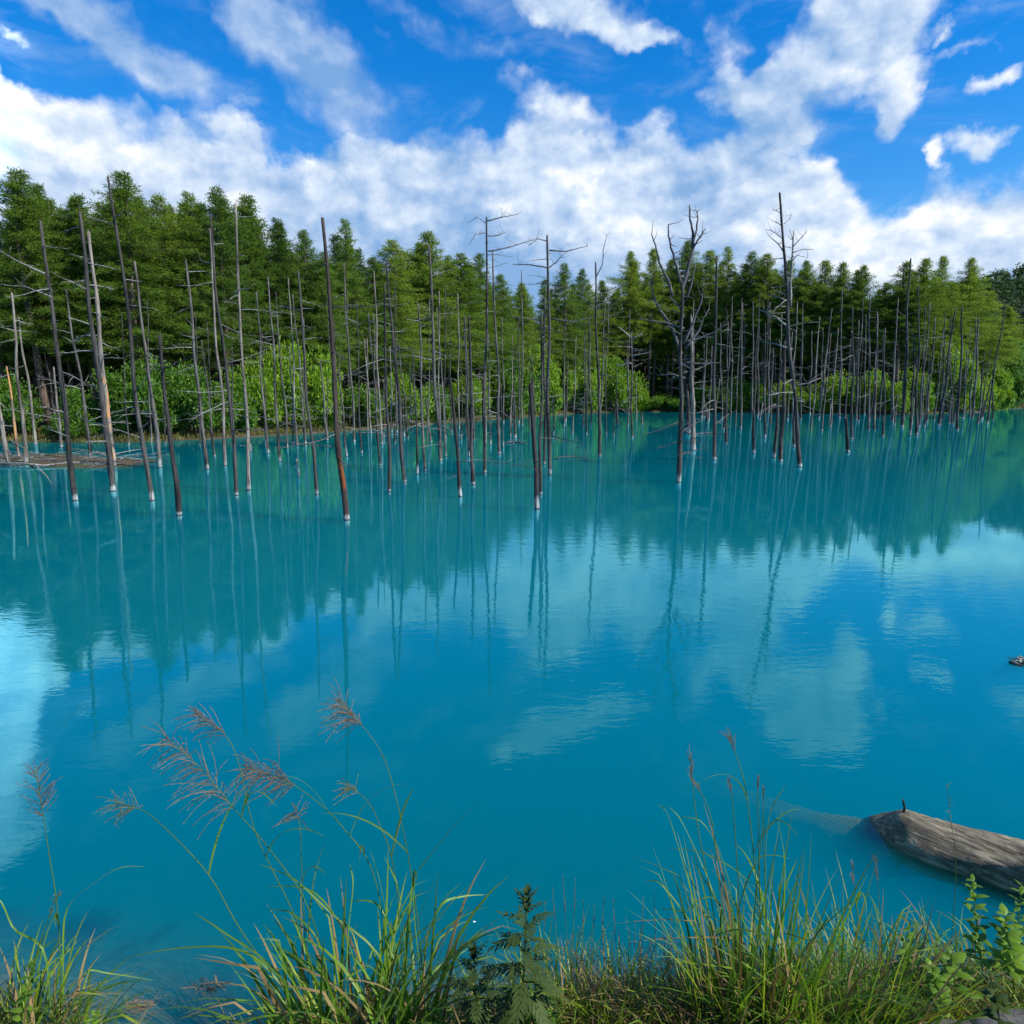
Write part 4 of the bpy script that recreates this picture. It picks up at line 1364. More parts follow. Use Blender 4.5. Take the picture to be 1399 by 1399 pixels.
key_ = [(Vector((4.15, 2.62, 0.30)), .15), (Vector((3.75, 2.85, 0.22)), .16), (W(1520, 1225, 0.10), .17), (W(1450, 1203, 0.08), .175), (W(1399, 1188, 0.06), .18), (W(1330, 1170, 0.035), .175), (W(1275, 1157, 0.015), .17), (W(1238, 1150, -0.04), .185), (W(1195, 1154, -0.175), .18),
       (W(1140, 1147, -0.265), .19), (W(1080, 1132, -0.36), .19), (W(1000, 1100, -0.50), .18), (W(930, 1070, -0.68), .16)]
key = [(p_ - Vector((0, 0, .02)), r_ * 0.93) for p_, r_ in key_]
o_ = key[5][0].copy()
path, rad = [], []
for i in range(len(key) - 1):
    for s in range(8):
        t = s / 8
        path.append(key[i][0].lerp(key[i + 1][0], t) - o_)
        rad.append(key[i][1] * (1 - t) + key[i + 1][1] * t)
mb = MB()
sides = 44
rs = np.random.RandomState(2)
vs, f = [], []
ref = Vector((0, 0, 1))
kn = W(1236, 1116, 0.13) - o_
for i, p in enumerate(path):
    t = (path[min(i + 1, len(path) - 1)] - path[max(i - 1, 0)]).normalized()
    u = (ref - t * ref.dot(t)).normalized()
    b = t.cross(u)
    for s in range(sides):
        a = 6.28318 * s / sides
        dv = u * math.cos(a) + b * math.sin(a)
        gr = abs(math.sin(4.5 * a + 0.06 * i + 0.5 * math.sin(0.2 * i))) ** 0.5
        rr = rad[i] * (0.93 + 0.07 * gr + 0.05 * math.sin(3 * a + i * 0.13) + 0.035 * math.sin(7 * a + i * 0.21 + 1) + 0.03 * math.sin(0.55 * i + 2 * a) + rs.uniform(-0.02, 0.02))
        q = p + dv * rr
        g_ = math.exp(-((q - kn).length / 0.085) ** 2)
        q = q + dv * 0.055 * g_
        vs.append(tuple(q))
for i in range(len(path) - 1):
    for s in range(sides):
        s2 = (s + 1) % sides
        f.append((i * sides + s, i * sides + s2, (i + 1) * sides + s2, (i + 1) * sides + s))
mb.add(vs, f)
for e_ in (0, len(path) - 1):        # broken ends
    ring = [e_ * sides + s for s in range(sides)]
    sgn = 1 if e_ else -1
    tdir = (path[e_] - path[e_ - sgn]).normalized()
    inner = [tuple(path[e_].lerp(Vector(vs[k]), 0.55) + tdir * (0.02 + 0.05 * abs(math.sin(k * 1.7)))) for k in ring]
    b0 = mb.n
    mb.add([vs[k] for k in ring] + inner + [tuple(path[e_] + tdir * 0.03)],
           [(s, (s + 1) % sides, sides + (s + 1) % sides, sides + s) for s in range(sides)])
    mb.f.append(np.array([(b0 + sides + s, b0 + sides + (s + 1) % sides, b0 + 2 * sides) for s in range(sides)]))
    mb.m.append(np.zeros(sides, dtype=int))
log = thing('fallen_log', 'thick pale fallen log sloping down into the turquoise water at right', 'log', o_)
mb.build('trunk', M['sunken_log'], log)
m_ = MB()
kb = W(1234, 1112, 0.14) - o_
m_.tube([kb, kb + Vector((0.004, 0, 0.04)), kb + Vector((-0.006, 0, 0.075)), kb + Vector((-0.012, 0, 0.10))], [0.009, 0.007, 0.006, 0.003], 6, lump=0.2, rng=random.Random(1))
m_.build('twig', M['bark_char'], log)

# little floating clump at the right edge, and a white petal
fl = W(1396, 905)
m_ = MB()
rng = random.Random(31)
for q in range(9):
    a = Vector((rng.uniform(-.10, .16), rng.uniform(-.05, .05), rng.uniform(-.01, .03)))
    d = Vector((rng.uniform(-1, 1), rng.uniform(-.5, .5), rng.uniform(-.1, .5))).normalized()
    m_.tube([a - d * .05, a, a + d * .06], [.012, .022, .006], 6, lump=.2, rng=rng)
fo = thing('floating_clump', 'small dark clump of bark and weed afloat at the right edge', 'driftwood', fl)
m_.build('bark_pieces', M['bark_char'], fo)
m_ = MB()
for q in range(120):
    a = Vector((rng.uniform(-.10, .16), rng.uniform(-.05, .05), rng.uniform(0.0, .03)))
    d = Vector((rng.uniform(-1, 1), rng.uniform(-1, 1), rng.uniform(0.1, 1))).normalized()
    m_.ribbon([a, a + d * .02, a + d * .04 + Vector((0, 0, -.005))], [.004, .007, .001], d.orthogonal(), val=rng.random())
m_.build('weed', M['mugwort'], fo)
m_ = MB()
m_.tube([Vector((0, 0, 0.0)), Vector((0.02, 0.0, 0.004)), Vector((0.04, 0.004, 0.0))], [0.002, 0.005, 0.002], 8)
m_.build('bleached_chip', M['petal'], fo).location = (-0.10, -0.03, 0.03)
pe = MB()
pe.ribbon([Vector((-0.007, 0, 0.003)), Vector((-.003, 0, 0.005)), Vector((.003, 0, 0.005)), Vector((0.007, 0, .003))], [.003, .009, .009, .003], Vector((0, 1, 0)))
tag(pe.build('floating_petal', M['petal'], loc=W(648, 1260, 0.0)), 'tiny white petal afloat on open turquoise water', 'petal')


# ------------------------------------------------------------------ near bank: grasses and herbs
def spline(pts_, n_):
    """Catmull-Rom through the given points"""
    pts_ = [Vector(p) for p in pts_]
    if len(pts_) == 2:
        return [pts_[0].lerp(pts_[1], i / (n_ - 1)) for i in range(n_)]
    ext = [pts_[0] * 2 - pts_[1]] + pts_ + [pts_[-1] * 2 - pts_[-2]]
    out_ = []
    segs = len(pts_) - 1
    for i in range(n_):
        u = i / (n_ - 1) * segs
        s = min(int(u), segs - 1)
        t = u - s
        a, b, c, d = ext[s], ext[s + 1], ext[s + 2], ext[s + 3]
        out_.append(0.5 * ((2 * b) + (c - a) * t + (2 * a - 5 * b + 4 * c - d) * t * t + (3 * b - a - 3 * c + d) * t ** 3))
    return out_


def blade_prof(n_, w_):
    return [w_ * (min(1.0, 0.55 + 1.6 * t) * (1 - t ** 2.2) ** 0.8 + 0.02) for t in (i / (n_ - 1) for i in range(n_))]


def arc_blade(m_, base, az_, lean, ln, w_, droop, rng_, val=None, n_=9, kink=0.0, mat=0):
    """a grass blade growing from base, leaning towards az and bending over under its weight"""
    d = Vector((math.cos(az_) * math.sin(lean), math.sin(az_) * math.sin(lean), math.cos(lean)))
    hz = Vector((math.cos(az_), math.sin(az_), 0))
    side = Vector((-math.sin(az_), math.cos(az_), 0))
    side = (side + Vector((rng_.uniform(-.6, .6), rng_.uniform(-.6, .6), 0))).normalized()
    p = Vector(base)
    out_ = [p.copy()]
    kp = rng_.randrange(4, 8) if kink and rng_.random() < kink else -1
    for i in range(n_ - 1):
        t = (i + 1) / (n_ - 1)
        d = (d + (Vector((0, 0, -1)) * 0.55 + hz * 0.55) * droop * t * 0.55 + Vector((rng_.uniform(-.03, .03), rng_.uniform(-.03, .03), 0))).normalized()
        if i == kp:
            d = (d + hz * 0.8 + Vector((0, 0, -0.9))).normalized()
        p = p + d * (ln / (n_ - 1))
        out_.append(p.copy())
    m_.ribbon(out_, blade_prof(n_, w_), side, fold=rng_.uniform(0.15, 0.45), val=rng_.random() if val is None else val, mat=mat)
    return out_


def plume_mesh(rach, drift, rng_, n_r=18, ln=0.15, spread=0.7, hang=0.25, mats=3):
    """a silver-grass plume: slender spikelet-lined fingers along the last stretch of the stem"""
    m_ = MB()
    k = len(rach)
    m_.tube(rach, [0.0014 - 0.0009 * i / (k - 1) for i in range(k)], 5, val=0.3)
    for i in range(n_r):
        t = min(0.999, (int(i / 5) * 5 + rng_.gauss(0, 1.2) + 2) / n_r)
        t = max(0.0, t)
        fi = t * (k - 1.001)
        a = rach[int(fi)].lerp(rach[int(fi) + 1], fi - int(fi))
        tg_ = (rach[min(int(fi) + 1, k - 1)] - rach[max(int(fi) - 1, 0)]).normalized()
        rv = Vector((rng_.gauss(0, 1), rng_.gauss(0, 1), rng_.gauss(0, 1)))
        rv = (rv - tg_ * rv.dot(tg_)).normalized()
        d = (tg_ * rng_.uniform(0.1, 0.9) + rv * spread * rng_.uniform(0.8, 1.7) + Vector(drift) * rng_.uniform(0.1, 0.8)).normalized()
        L = ln * rng_.uniform(0.4, 1.3) * (1.0 - 0.35 * t)
        pts_ = [a.copy()]
        p = a.copy()
        for s in range(7):
            d = (d + Vector((0, 0, -hang * 0.22)) + Vector(drift) * 0.05 + Vector((rng_.uniform(-.11, .11), rng_.uniform(-.11, .11), rng_.uniform(-.11, .11)))).normalized()
            p = p + d * (L / 7)
            pts_.append(p.copy())
        v_ = rng_.random()
        m_.tube(pts_, [0.0006, 0.0008, 0.0008, 0.0008, 0.0008, 0.0007, 0.0005, 0.0002], 4, val=v_, cap=False)
        # spikelets
        ns = int(L / 0.0065)
        for q in range(ns):
            u = 0.12 + 0.86 * q / ns
            fi2 = u * 6.999
            b0 = pts_[int(fi2)].lerp(pts_[int(fi2) + 1], fi2 - int(fi2))
            td = (pts_[int(fi2) + 1] - pts_[int(fi2)]).normalized()
            o2 = Vector((rng_.gauss(0, 1), rng_.gauss(0, 1), rng_.gauss(0, 1)))
            o2 = (o2 - td * o2.dot(td)).normalized()
            dd = (td + o2 * 0.35).normalized()
            l2 = rng_.uniform(0.007, 0.013)
            m_.ribbon([b0, b0 + dd * l2 * .45, b0 + dd * l2], [0.0006, 0.0017, 0.0003], td.cross(o2), fold=.2, val=min(1, max(0, v_ + rng_.uniform(-.25, .35))))
    return m_


def culm(parent, px_pts, Ys, rng_, plume=None, leaves=2, mat_stem='blade', r=0.0022):
    """one flowering stem drawn after the photograph, in the clump's own coordinates"""
    o_ = parent.location
    pts_ = [P(x, y, Y) - o_ for (x, y), Y in zip(px_pts, Ys)]
    sp_ = spline(pts_, 26)
    m_ = MB()
    m_.tube(sp_, [r * (1 - 0.5 * i / 25) for i in range(26)], 6, val=0.35)
    for nd in (6, 11, 16):
        m_.tube([sp_[nd] - (sp_[nd + 1] - sp_[nd]).normalized() * .004, sp_[nd], sp_[nd] + (sp_[nd + 1] - sp_[nd]).normalized() * .004], [r * .9, r * 1.35, r * .9], 6, val=0.05)
    for q in range(leaves):
        i = rng_.randrange(5, 17)
        tv = (sp_[i + 1] - sp_[i]).normalized()
        arc_blade(m_, sp_[i], rng_.uniform(0, 6.28), rng_.uniform(0.3, 0.8), rng_.uniform(0.22, 0.42), rng_.uniform(0.006, 0.010), rng_.uniform(0.5, 1.2), rng_)
    st_ = m_.build('stem', M[mat_stem], parent)
    if plume:
        k0 = int(26 * plume.get('from', 0.84))
        pm_ = plume_mesh(sp_[k0:], plume.get('drift', (-0.6, 0, 0.1)), rng_, plume.get('n', 18), plume.get('ln', 0.14), plume.get('spread', 0.6), plume.get('hang', 0.3))
        pm_.build('plume', M[plume.get('mat', 'plume_red')], st_)
    return st_


def gz1(x, y):
    return float(ground_z(x, y))


def grass_clump(name, label, cx, cy, n_bl, spread, ln, wd, mats, rng_, lean=(0.05, 0.55), droop=(0.3, 1.3), bias=None, group='grass clumps on the near bank', kink=0.25, cat='grass'):
    o = thing(name, label, cat, (cx, cy, gz1(cx, cy)), group)
    ms_ = [MB() for _ in mats]
    for q in range(n_bl):
        a = rng_.uniform(0, 6.28)
        rr = spread * math.sqrt(rng_.random())
        bx, by_ = cx + rr * math.cos(a) * 1.25, cy + rr * math.sin(a) * 0.7
        az_ = a + rng_.gauss(0, 0.7)
        if bias is not None and rng_.random() < bias[1]:
            az_ = bias[0] + rng_.gauss(0, 0.6)
        m_ = rng_.choices(range(len(mats)), [1.0] + [0.28] * (len(mats) - 1))[0]
        arc_blade(ms_[m_], Vector((bx - cx, by_ - cy, gz1(bx, by_) - o.location.z - 0.02)), az_, rng_.uniform(*lean), rng_.uniform(*ln), rng_.uniform(*wd),
                  rng_.uniform(*droop), rng_, kink=kink)
    for m_, mm in zip(ms_, mats):
        if m_.n:
            m_.build('dry_leaves' if 'dry' in mm else 'leaves', M[mm], o)
    return o


def blade_px(m_, o, px_pts, Ys, w_, rng_, val=None, side=None):
    """a single blade following the photograph"""
    sp_ = spline([P(x, y, Y) - o.location for (x, y), Y in zip(px_pts, Ys)], 16)
    m_.ribbon(sp_, blade_prof(16, w_), side or Vector((rng_.uniform(-.4, .4), 1, rng_.uniform(0, .8))), fold=.3, val=rng_.random() if val is None else val)


rng = random.Random(99)
# --- left corner clump
c = W(40, 1440, 0.05)
g = grass_clump('reed_clump', 'yellow-green grass clump with one dark plume in the bottom left corner', c.x - 0.02, c.y + 0.05, 190, 0.19, (0.18, 0.52), (0.007, 0.014), ['blade', 'blade_yellow', 'blade_dry'], rng,
                lean=(0.05, 0.6))
culm(g, [(84, 1420), (80, 1260), (66, 1160), (48, 1050)], [2.42, 2.5, 2.56, 2.62], rng, dict(n=46, ln=0.10, spread=0.8, drift=(0.0, 0, 0.5), hang=0.0, mat='plume_red', **{'from': 0.80}), 1)
culm(g, [(30, 1400), (48, 1310), (70, 1245), (82, 1220)], [2.40, 2.42, 2.44, 2.45], rng, dict(n=14, ln=0.035, spread=0.25, drift=(0.0, 0, 0.3), hang=0.0, mat='plume_green', **{'from': 0.6}), 0)
m_ = MB()
blade_px(m_, g, [(88, 1400), (86, 1300), (92, 1240), (130, 1205), (165, 1185), (200, 1184)], [2.42, 2.45, 2.5, 2.52, 2.54, 2.56], .008, rng, .8)
blade_px(m_, g, [(70, 1400), (60, 1300), (20, 1270), (0, 1230), (-30, 1210)], [2.42, 2.45, 2.5, 2.52, 2.54], .008, rng, .6)
blade_px(m_, g, [(86, 1390), (115, 1330), (150, 1330), (215, 1340)], [2.38, 2.42, 2.46, 2.5], .007, rng, .7)
blade_px(m_, g, [(96, 1390), (130, 1310), (160, 1235)], [2.4, 2.42, 2.46], .006, rng, .8)
blade_px(m_, g, [(10, 1390), (30, 1280), (62, 1210)], [2.4, 2.46, 2.5], .007, rng, .8)
m_.build('leaves', M['blade'], g)

# --- the big silver grass clump left of the middle
c = W(500, 1450, 0.1)
g = grass_clump('silver_grass', 'largest plumed silver grass clump leaning left, left of the middle', c.x - 0.02, c.y + 0.05, 260, 0.25, (0.25, 0.80), (0.009, 0.019), ['blade', 'blade_yellow', 'blade_dry'], rng,
                lean=(0.02, 0.42), droop=(0.05, 1.1), bias=(math.pi, 0.25))
culm(g, [(452, 1420), (410, 1270), (350, 1140), (318, 1020), (268, 974)], [2.32, 2.4, 2.5, 2.58, 2.62], rng, dict(n=45, ln=0.13, spread=0.45, drift=(-0.9, 0, 0.1), hang=0.5, mat='plume_red', **{'from': 0.80}), 2)
culm(g, [(470, 1420), (425, 1250), (372, 1165), (320, 1105), (275, 1050), (226, 1008)], [2.35, 2.42, 2.5, 2.56, 2.6, 2.64], rng, dict(n=100, ln=0.18, spread=0.75, drift=(-0.9, 0, -0.1), hang=0.55, mat='plume_pale', **{'from': 0.60}), 2)
culm(g, [(540, 1420), (515, 1210), (468, 1130), (420, 1085), (380, 1062), (335, 1050)], [2.35, 2.45, 2.52, 2.58, 2.6, 2.62], rng, dict(n=105, ln=0.15, spread=0.8, drift=(-0.9, 0, -0.05), hang=0.5, mat='plume_red', **{'from': 0.68}), 3)
culm(g, [(583, 1420), (572, 1270), (552, 1140), (528, 1045), (502, 1000), (462, 958)], [2.3, 2.36, 2.44, 2.5, 2.54, 2.56], rng, dict(n=60, ln=0.14, spread=0.6, drift=(-0.6, 0, 0.1), hang=0.45, mat='plume_red', **{'from': 0.82}), 2)
culm(g, [(440, 1420), (335, 1280), (285, 1195), (222, 1128), (190, 1105), (158, 1098)], [2.36, 2.45, 2.52, 2.58, 2.6, 2.62], rng, dict(n=42, ln=0.12, spread=0.8, drift=(-0.7, 0, -0.1), hang=0.5, mat='plume_green', **{'from': 0.80}), 1)
culm(g, [(556, 1400), (540, 1200), (520, 1130), (500, 1092), (474, 1074)], [2.4, 2.5, 2.55, 2.6, 2.62], rng, dict(n=24, ln=0.12, spread=0.7, drift=(-0.6, 0, -0.1), hang=0.5, mat='plume_green', **{'from': 0.84}), 1)
culm(g, [(430, 1420), (418, 1300), (412, 1180), (410, 1130), (404, 1108)], [2.4, 2.46, 2.5, 2.52, 2.54], rng, dict(n=24, ln=0.11, spread=0.9, drift=(-0.2, 0, -0.2), hang=0.4, mat='plume_pale', **{'from': 0.84}), 1)
m_ = MB()
for (pp, w_, v_) in (
        ([(572, 1420), (578, 1310), (600, 1240), (630, 1225), (670, 1222)], .012, .95), ([(570, 1400), (575, 1300), (602, 1235), (632, 1204)], .010, .9),
        ([(545, 1420), (520, 1310), (455, 1250), (400, 1200), (352, 1180)], .009, .5), ([(430, 1420), (372, 1330), (320, 1296), (240, 1296), (165, 1310)], .009, .6),
        ([(420, 1420), (380, 1330), (300, 1270), (262, 1245)], .009, .4), ([(470, 1420), (475, 1280), (482, 1210), (478, 1180)], .013, .9),
        ([(520, 1420), (528, 1280), (520, 1210), (505, 1160)], .011, .8), ([(575, 1340), (565, 1215), (590, 1165), (655, 1090)], .007, .5),
        ([(500, 1420), (480, 1300), (430, 1220), (360, 1210)], .010, .3), ([(530, 1420), (545, 1330), (520, 1240), (470, 1230)], .011, .85),
        ([(556, 1330), (545, 1220), (525, 1170)], .010, .85), ([(455, 1420), (440, 1300), (402, 1250), (366, 1242)], .009, .35),
        ([(570, 1390), (590, 1330), (640, 1296)], .011, .9), ([(490, 1420), (500, 1330), (512, 1290)], .012, .9), ([(405, 1420), (400, 1300), (440, 1200)], .009, .4)):
    Ys = [2.30 + 0.22 * i / (len(pp) - 1) for i in range(len(pp))]
    blade_px(m_, g, pp, Ys, w_, rng, v_)
m_.build('leaves', M['blade'], g)

# --- right clump with narrow upright plumes
c = W(1030, 1430, 0.2)
g = grass_clump('silver_grass', 'upright silver grass clump with narrow reddish plumes, right of the middle', c.x, c.y + 0.06, 150, 0.15, (0.30, 0.90), (0.007, 0.013), ['blade', 'blade_yellow', 'blade_dry'], rng,
                lean=(0.02, 0.40), droop=(0.0, 0.45))
for pts_px, Ys, pl in (
        ([(1000, 1420), (972, 1230), (952, 1120), (943, 1032)], [2.3, 2.4, 2.46, 2.5], dict(n=16, ln=0.06, spread=0.22, drift=(0, 0, 0.6), hang=0.0, mat='plume_red', **{'from': 0.84})),
        ([(1010, 1420), (985, 1230), (972, 1120), (950, 1068)], [2.32, 2.4, 2.46, 2.5], dict(n=10, ln=0.05, spread=0.12, drift=(-.2, 0, 0.4), hang=0.0, mat='plume_pale', **{'from': 0.86})),
        ([(1045, 1420), (1035, 1230), (1022, 1100), (1012, 1050), (996, 1006)], [2.32, 2.4, 2.46, 2.5, 2.52], dict(n=20, ln=0.06, spread=0.28, drift=(-.1, 0, 0.5), hang=0.0, mat='plume_red', **{'from': 0.88})),
        ([(1020, 1420), (1010, 1230), (1003, 1120), (997, 1066)], [2.3, 2.38, 2.42, 2.44], dict(n=10, ln=0.045, spread=0.15, drift=(-.1, 0, 0.5), hang=0.0, mat='plume_pale', **{'from': 0.88})),
        ([(1040, 1420), (1038, 1230), (1036, 1120), (1035, 1064)], [2.32, 2.4, 2.44, 2.46], dict(n=10, ln=0.04, spread=0.1, drift=(0, 0, 0.5), hang=0.0, mat='plume_red', **{'from': 0.88})),
        ([(1050, 1420), (1046, 1230), (1043, 1130), (1043, 1080)], [2.32, 2.4, 2.44, 2.46], dict(n=8, ln=0.035, spread=0.1, drift=(0, 0, 0.5), hang=0.0, mat='plume_red', **{'from': 0.9}))):
    culm(g, pts_px, Ys, rng, pl, 2)
m_ = MB()
for (pp, w_, v_) in (
        ([(1010, 1420), (960, 1290), (905, 1210), (880, 1205)], .007, .6), ([(1000, 1420), (950, 1240), (915, 1120), (898, 1098)], .008, .7),
        ([(1020, 1420), (985, 1250), (935, 1130), (912, 1100)], .008, .8), ([(1040, 1420), (1050, 1230), (1070, 1090)], .009, .5),
        ([(1040, 1420), (1045, 1240), (1050, 1120), (1075, 1070)], .009, .3), ([(1060, 1420), (1068, 1290), (1072, 1180), (1060, 1110)], .010, .85),
        ([(1000, 1420), (1000, 1230), (965, 1130), (922, 1115)], .007, .6), ([(1075, 1400), (1068, 1240), (1090, 1170)], .010, .9),
        ([(1010, 1400), (945, 1260), (900, 1240)], .007, .2)):
    Ys = [2.30 + 0.2 * i / (len(pp) - 1) for i in range(len(pp))]
    blade_px(m_, g, pp, Ys, w_, rng, v_)
m_.build('leaves', M['blade'], g)

# --- low fanning clump right of it, and further tufts
c = W(1165, 1425, 0.25)
grass_clump('grass_clump', 'low fanning bright green grass clump between silver grass and leafy herbs', c.x, c.y + 0.08, 300, 0.22, (0.25, 0.66), (0.006, 0.011), ['blade', 'blade_yellow', 'blade_dry'], rng, lean=(0.05, 0.75), droop=(0.05, 0.6))
c = W(1345, 1318, 0.18)
grass_clump('grass_clump', 'short grass tuft under the leafy herbs at the right edge', c.x, c.y, 120, 0.17, (0.16, 0.36), (0.005, 0.009), ['blade', 'blade_yellow'], rng, lean=(0.1, 0.9))
c = W(1225, 1330, 0.15)
grass_clump('grass_clump', 'thin grass tuft growing in front of the sunken log', c.x, c.y, 150, 0.2, (0.16, 0.42), (0.004, 0.008), ['blade', 'blade_dry'], rng, lean=(0.1, 0.7))
c = W(775, 1400, 0.18)
g = grass_clump('grass_clump', 'olive grass clump with thin brown seed spikes right of the tall mugwort', c.x, c.y + .04, 190, 0.2, (0.18, 0.48), (0.004, 0.008), ['blade', 'blade_yellow', 'blade_dry'], rng, lean=(0.02, 0.45), droop=(0.1, 0.7))
for px, py in ((769, 1195), (786, 1200), (755, 1212), (812, 1235), (825, 1225), (797, 1232), (838, 1232), (745, 1235)):
    culm(g, [(px + rng.uniform(-25, 15), 1410), (px + rng.uniform(-6, 6), 1320), (px, py)], [2.42, 2.5, 2.55], rng, dict(n=9, ln=0.014, spread=0.15, drift=(0, 0, .4), hang=0, mat='plume_red', **{'from': 0.78}), 0, r=0.0014)
c = W(880, 1400, 0.2)
g = grass_clump('grass_clump', 'sparse reddish-stemmed grass clump left of the upright silver grass', c.x, c.y + .05, 170, 0.2, (0.14, 0.42), (0.003, 0.007), ['blade_dry', 'blade', 'blade_yellow'], rng, lean=(0.02, 0.5), droop=(0.1, 0.7))
for px, py in ((893, 1215), (879, 1225), (905, 1260), (868, 1262), (918, 1250), (845, 1270)):
    culm(g, [(px + rng.uniform(-15, 15), 1410), (px + rng.uniform(-5, 5), 1330), (px, py)], [2.45, 2.52, 2.58], rng, dict(n=8, ln=0.012, spread=0.15, drift=(0, 0, .4), hang=0, mat='plume_red', **{'from': 0.74}), 0, 'blade_dry', r=0.0013)
c = W(620, 1420, 0.15)
grass_clump('grass_clump', 'straw-coloured grass tuft between the largest silver grass and small mugwort', c.x, c.y + .04, 150, 0.16, (0.12, 0.36), (0.004, 0.007), ['blade_dry', 'blade'], rng, lean=(0.05, 0.7))
for (px, py, lab, n_b, ln_) in ((690, 1405, 'green and straw grass tuft between the two mugwort plants and the bottom edge', 150, (.14, .40)),
                                (835, 1385, 'bright green grass tuft midway between the tall mugwort and upright silver grass', 170, (.16, .46)),
                                (945, 1395, 'tangled straw and green grass tuft at the left foot of the upright silver grass', 170, (.14, .42)),
                                (1100, 1400, 'dense green grass tuft at the right foot of the upright silver grass', 170, (.18, .50)),
                                (1320, 1275, 'thin tall grass tuft screening the lower edge of the fallen log', 110, (.22, .44)),
                                (1215, 1290, 'fine tall grass tuft in front of the log knot', 100, (.20, .40)),
                                (985, 1400, 'straw-brown grass tuft beneath the narrow reddish plumes', 150, (.20, .44)),
                                (1270, 1345, 'small bright grass tuft just left of the leafy herbs', 110, (.12, .32)),
                                (380, 1420, 'leaning grass tuft at the left foot of the largest silver grass', 130, (.18, .46))):
    c = W(px, py + 25, 0.2)
    grass_clump('grass_clump', lab, c.x, c.y + .05, n_b, .15, ln_, (.004, .010), ['blade_yellow', 'blade', 'blade_dry'] if px in (835, 1270) else ['blade_dry', 'blade', 'blade_yellow'] if px in (985, 945) else ['blade', 'blade_dry', 'blade_yellow'], rng,
                lean=(0.03, 0.6), droop=(0.05, 0.9))
# lone flowering stem over the log
c = W(1297, 1290, 0.1)
o = thing('flower_stem', 'lone slender stem with yellow seed head standing before the fallen log', 'plant', c)
culm(o, [(1300, 1290), (1306, 1180), (1299, 1120), (1294, 1072)], [2.85, 2.9, 2.93, 2.95], rng, dict(n=12, ln=0.03, spread=0.6, drift=(0, 0, .3), hang=0, mat='plume_green', **{'from': 0.6}), 0, r=0.0015)
for px, py, lab in ((1165, 1180, 'slim stem with pale feathery tip between upright silver grass and the log'), (1197, 1168, 'slim stem with dark red tip left of the fallen log')):
    c = W(px + 10, 1330, 0.15)
    o = thing('flower_stem', lab, 'plant', c)
    culm(o, [(px + 10, 1340), (px + 6, 1260), (px, py)], [2.6, 2.64, 2.68], rng, dict(n=10, ln=0.05, spread=0.2, drift=(-.2, 0, .5), hang=0, mat='plume_pale' if px < 1180 else 'plume_red', **{'from': 0.8}), 1, r=0.0015)


def herb_leaf(m_, a, d, ln, wd, rng_, droop=0.5, val=None, n_=7, lobes=0):
    """a leaf blade (oval), or with lobes > 0 a deeply cut one of narrow fingers"""
    hz = Vector((d.x, d.y, 0))
    hz = hz.normalized() if hz.length > 1e-4 else Vector((1, 0, 0))
    side = Vector((-hz.y, hz.x, 0))
    p = a.copy()
    dd = d.normalized()
    pts_ = [p.copy()]
    for i in range(n_ - 1):
        dd = (dd + Vector((0, 0, -droop * 0.30))).normalized()
        p = p + dd * (ln / (n_ - 1))
        pts_.append(p.copy())
    val = rng_.random() if val is None else val
    if not lobes:
        prof = [0.08, 0.62, 0.95, 1.0, 0.82, 0.5, 0.03]
        prof = [np.interp(i / (n_ - 1), np.linspace(0, 1, 7), prof) * wd for i in range(n_)]
        m_.ribbon(pts_, prof, side, fold=.3, val=val)
        return
    m_.ribbon(pts_, [wd * .10 * (1 - .6 * i / (n_ - 1)) + .0008 for i in range(n_)], side, fold=.2, val=val)
    for q in range(lobes):
        u = 0.25 + 0.75 * q / (lobes - 1)
        fi = u * (n_ - 1.001)
        b0 = pts_[int(fi)].lerp(pts_[int(fi) + 1], fi - int(fi))
        td = (pts_[int(fi) + 1] - pts_[int(fi)]).normalized()
        for sg in (-1, 1) if q < lobes - 1 else (0,):
            ld = (td * 1.0 + side * sg * 0.8 + Vector((0, 0, rng_.uniform(-.25, .1)))).normalized()
            ll = ln * (0.42 - 0.16 * u) * rng_.uniform(.85, 1.15) if sg else ln * .25
            q1 = b0 + ld * ll * .5
            q2 = b0 + ld * ll + Vector((0, 0, -.12 * ll))
            m_.ribbon([b0, b0.lerp(q1, .5), q1, q1.lerp(q2, .5), q2], [wd * .05, wd * .16, wd * .18, wd * .11, .0006], side if not sg else td.cross(Vector((0, 0, 1))) + side * .01, fold=.2, val=val)


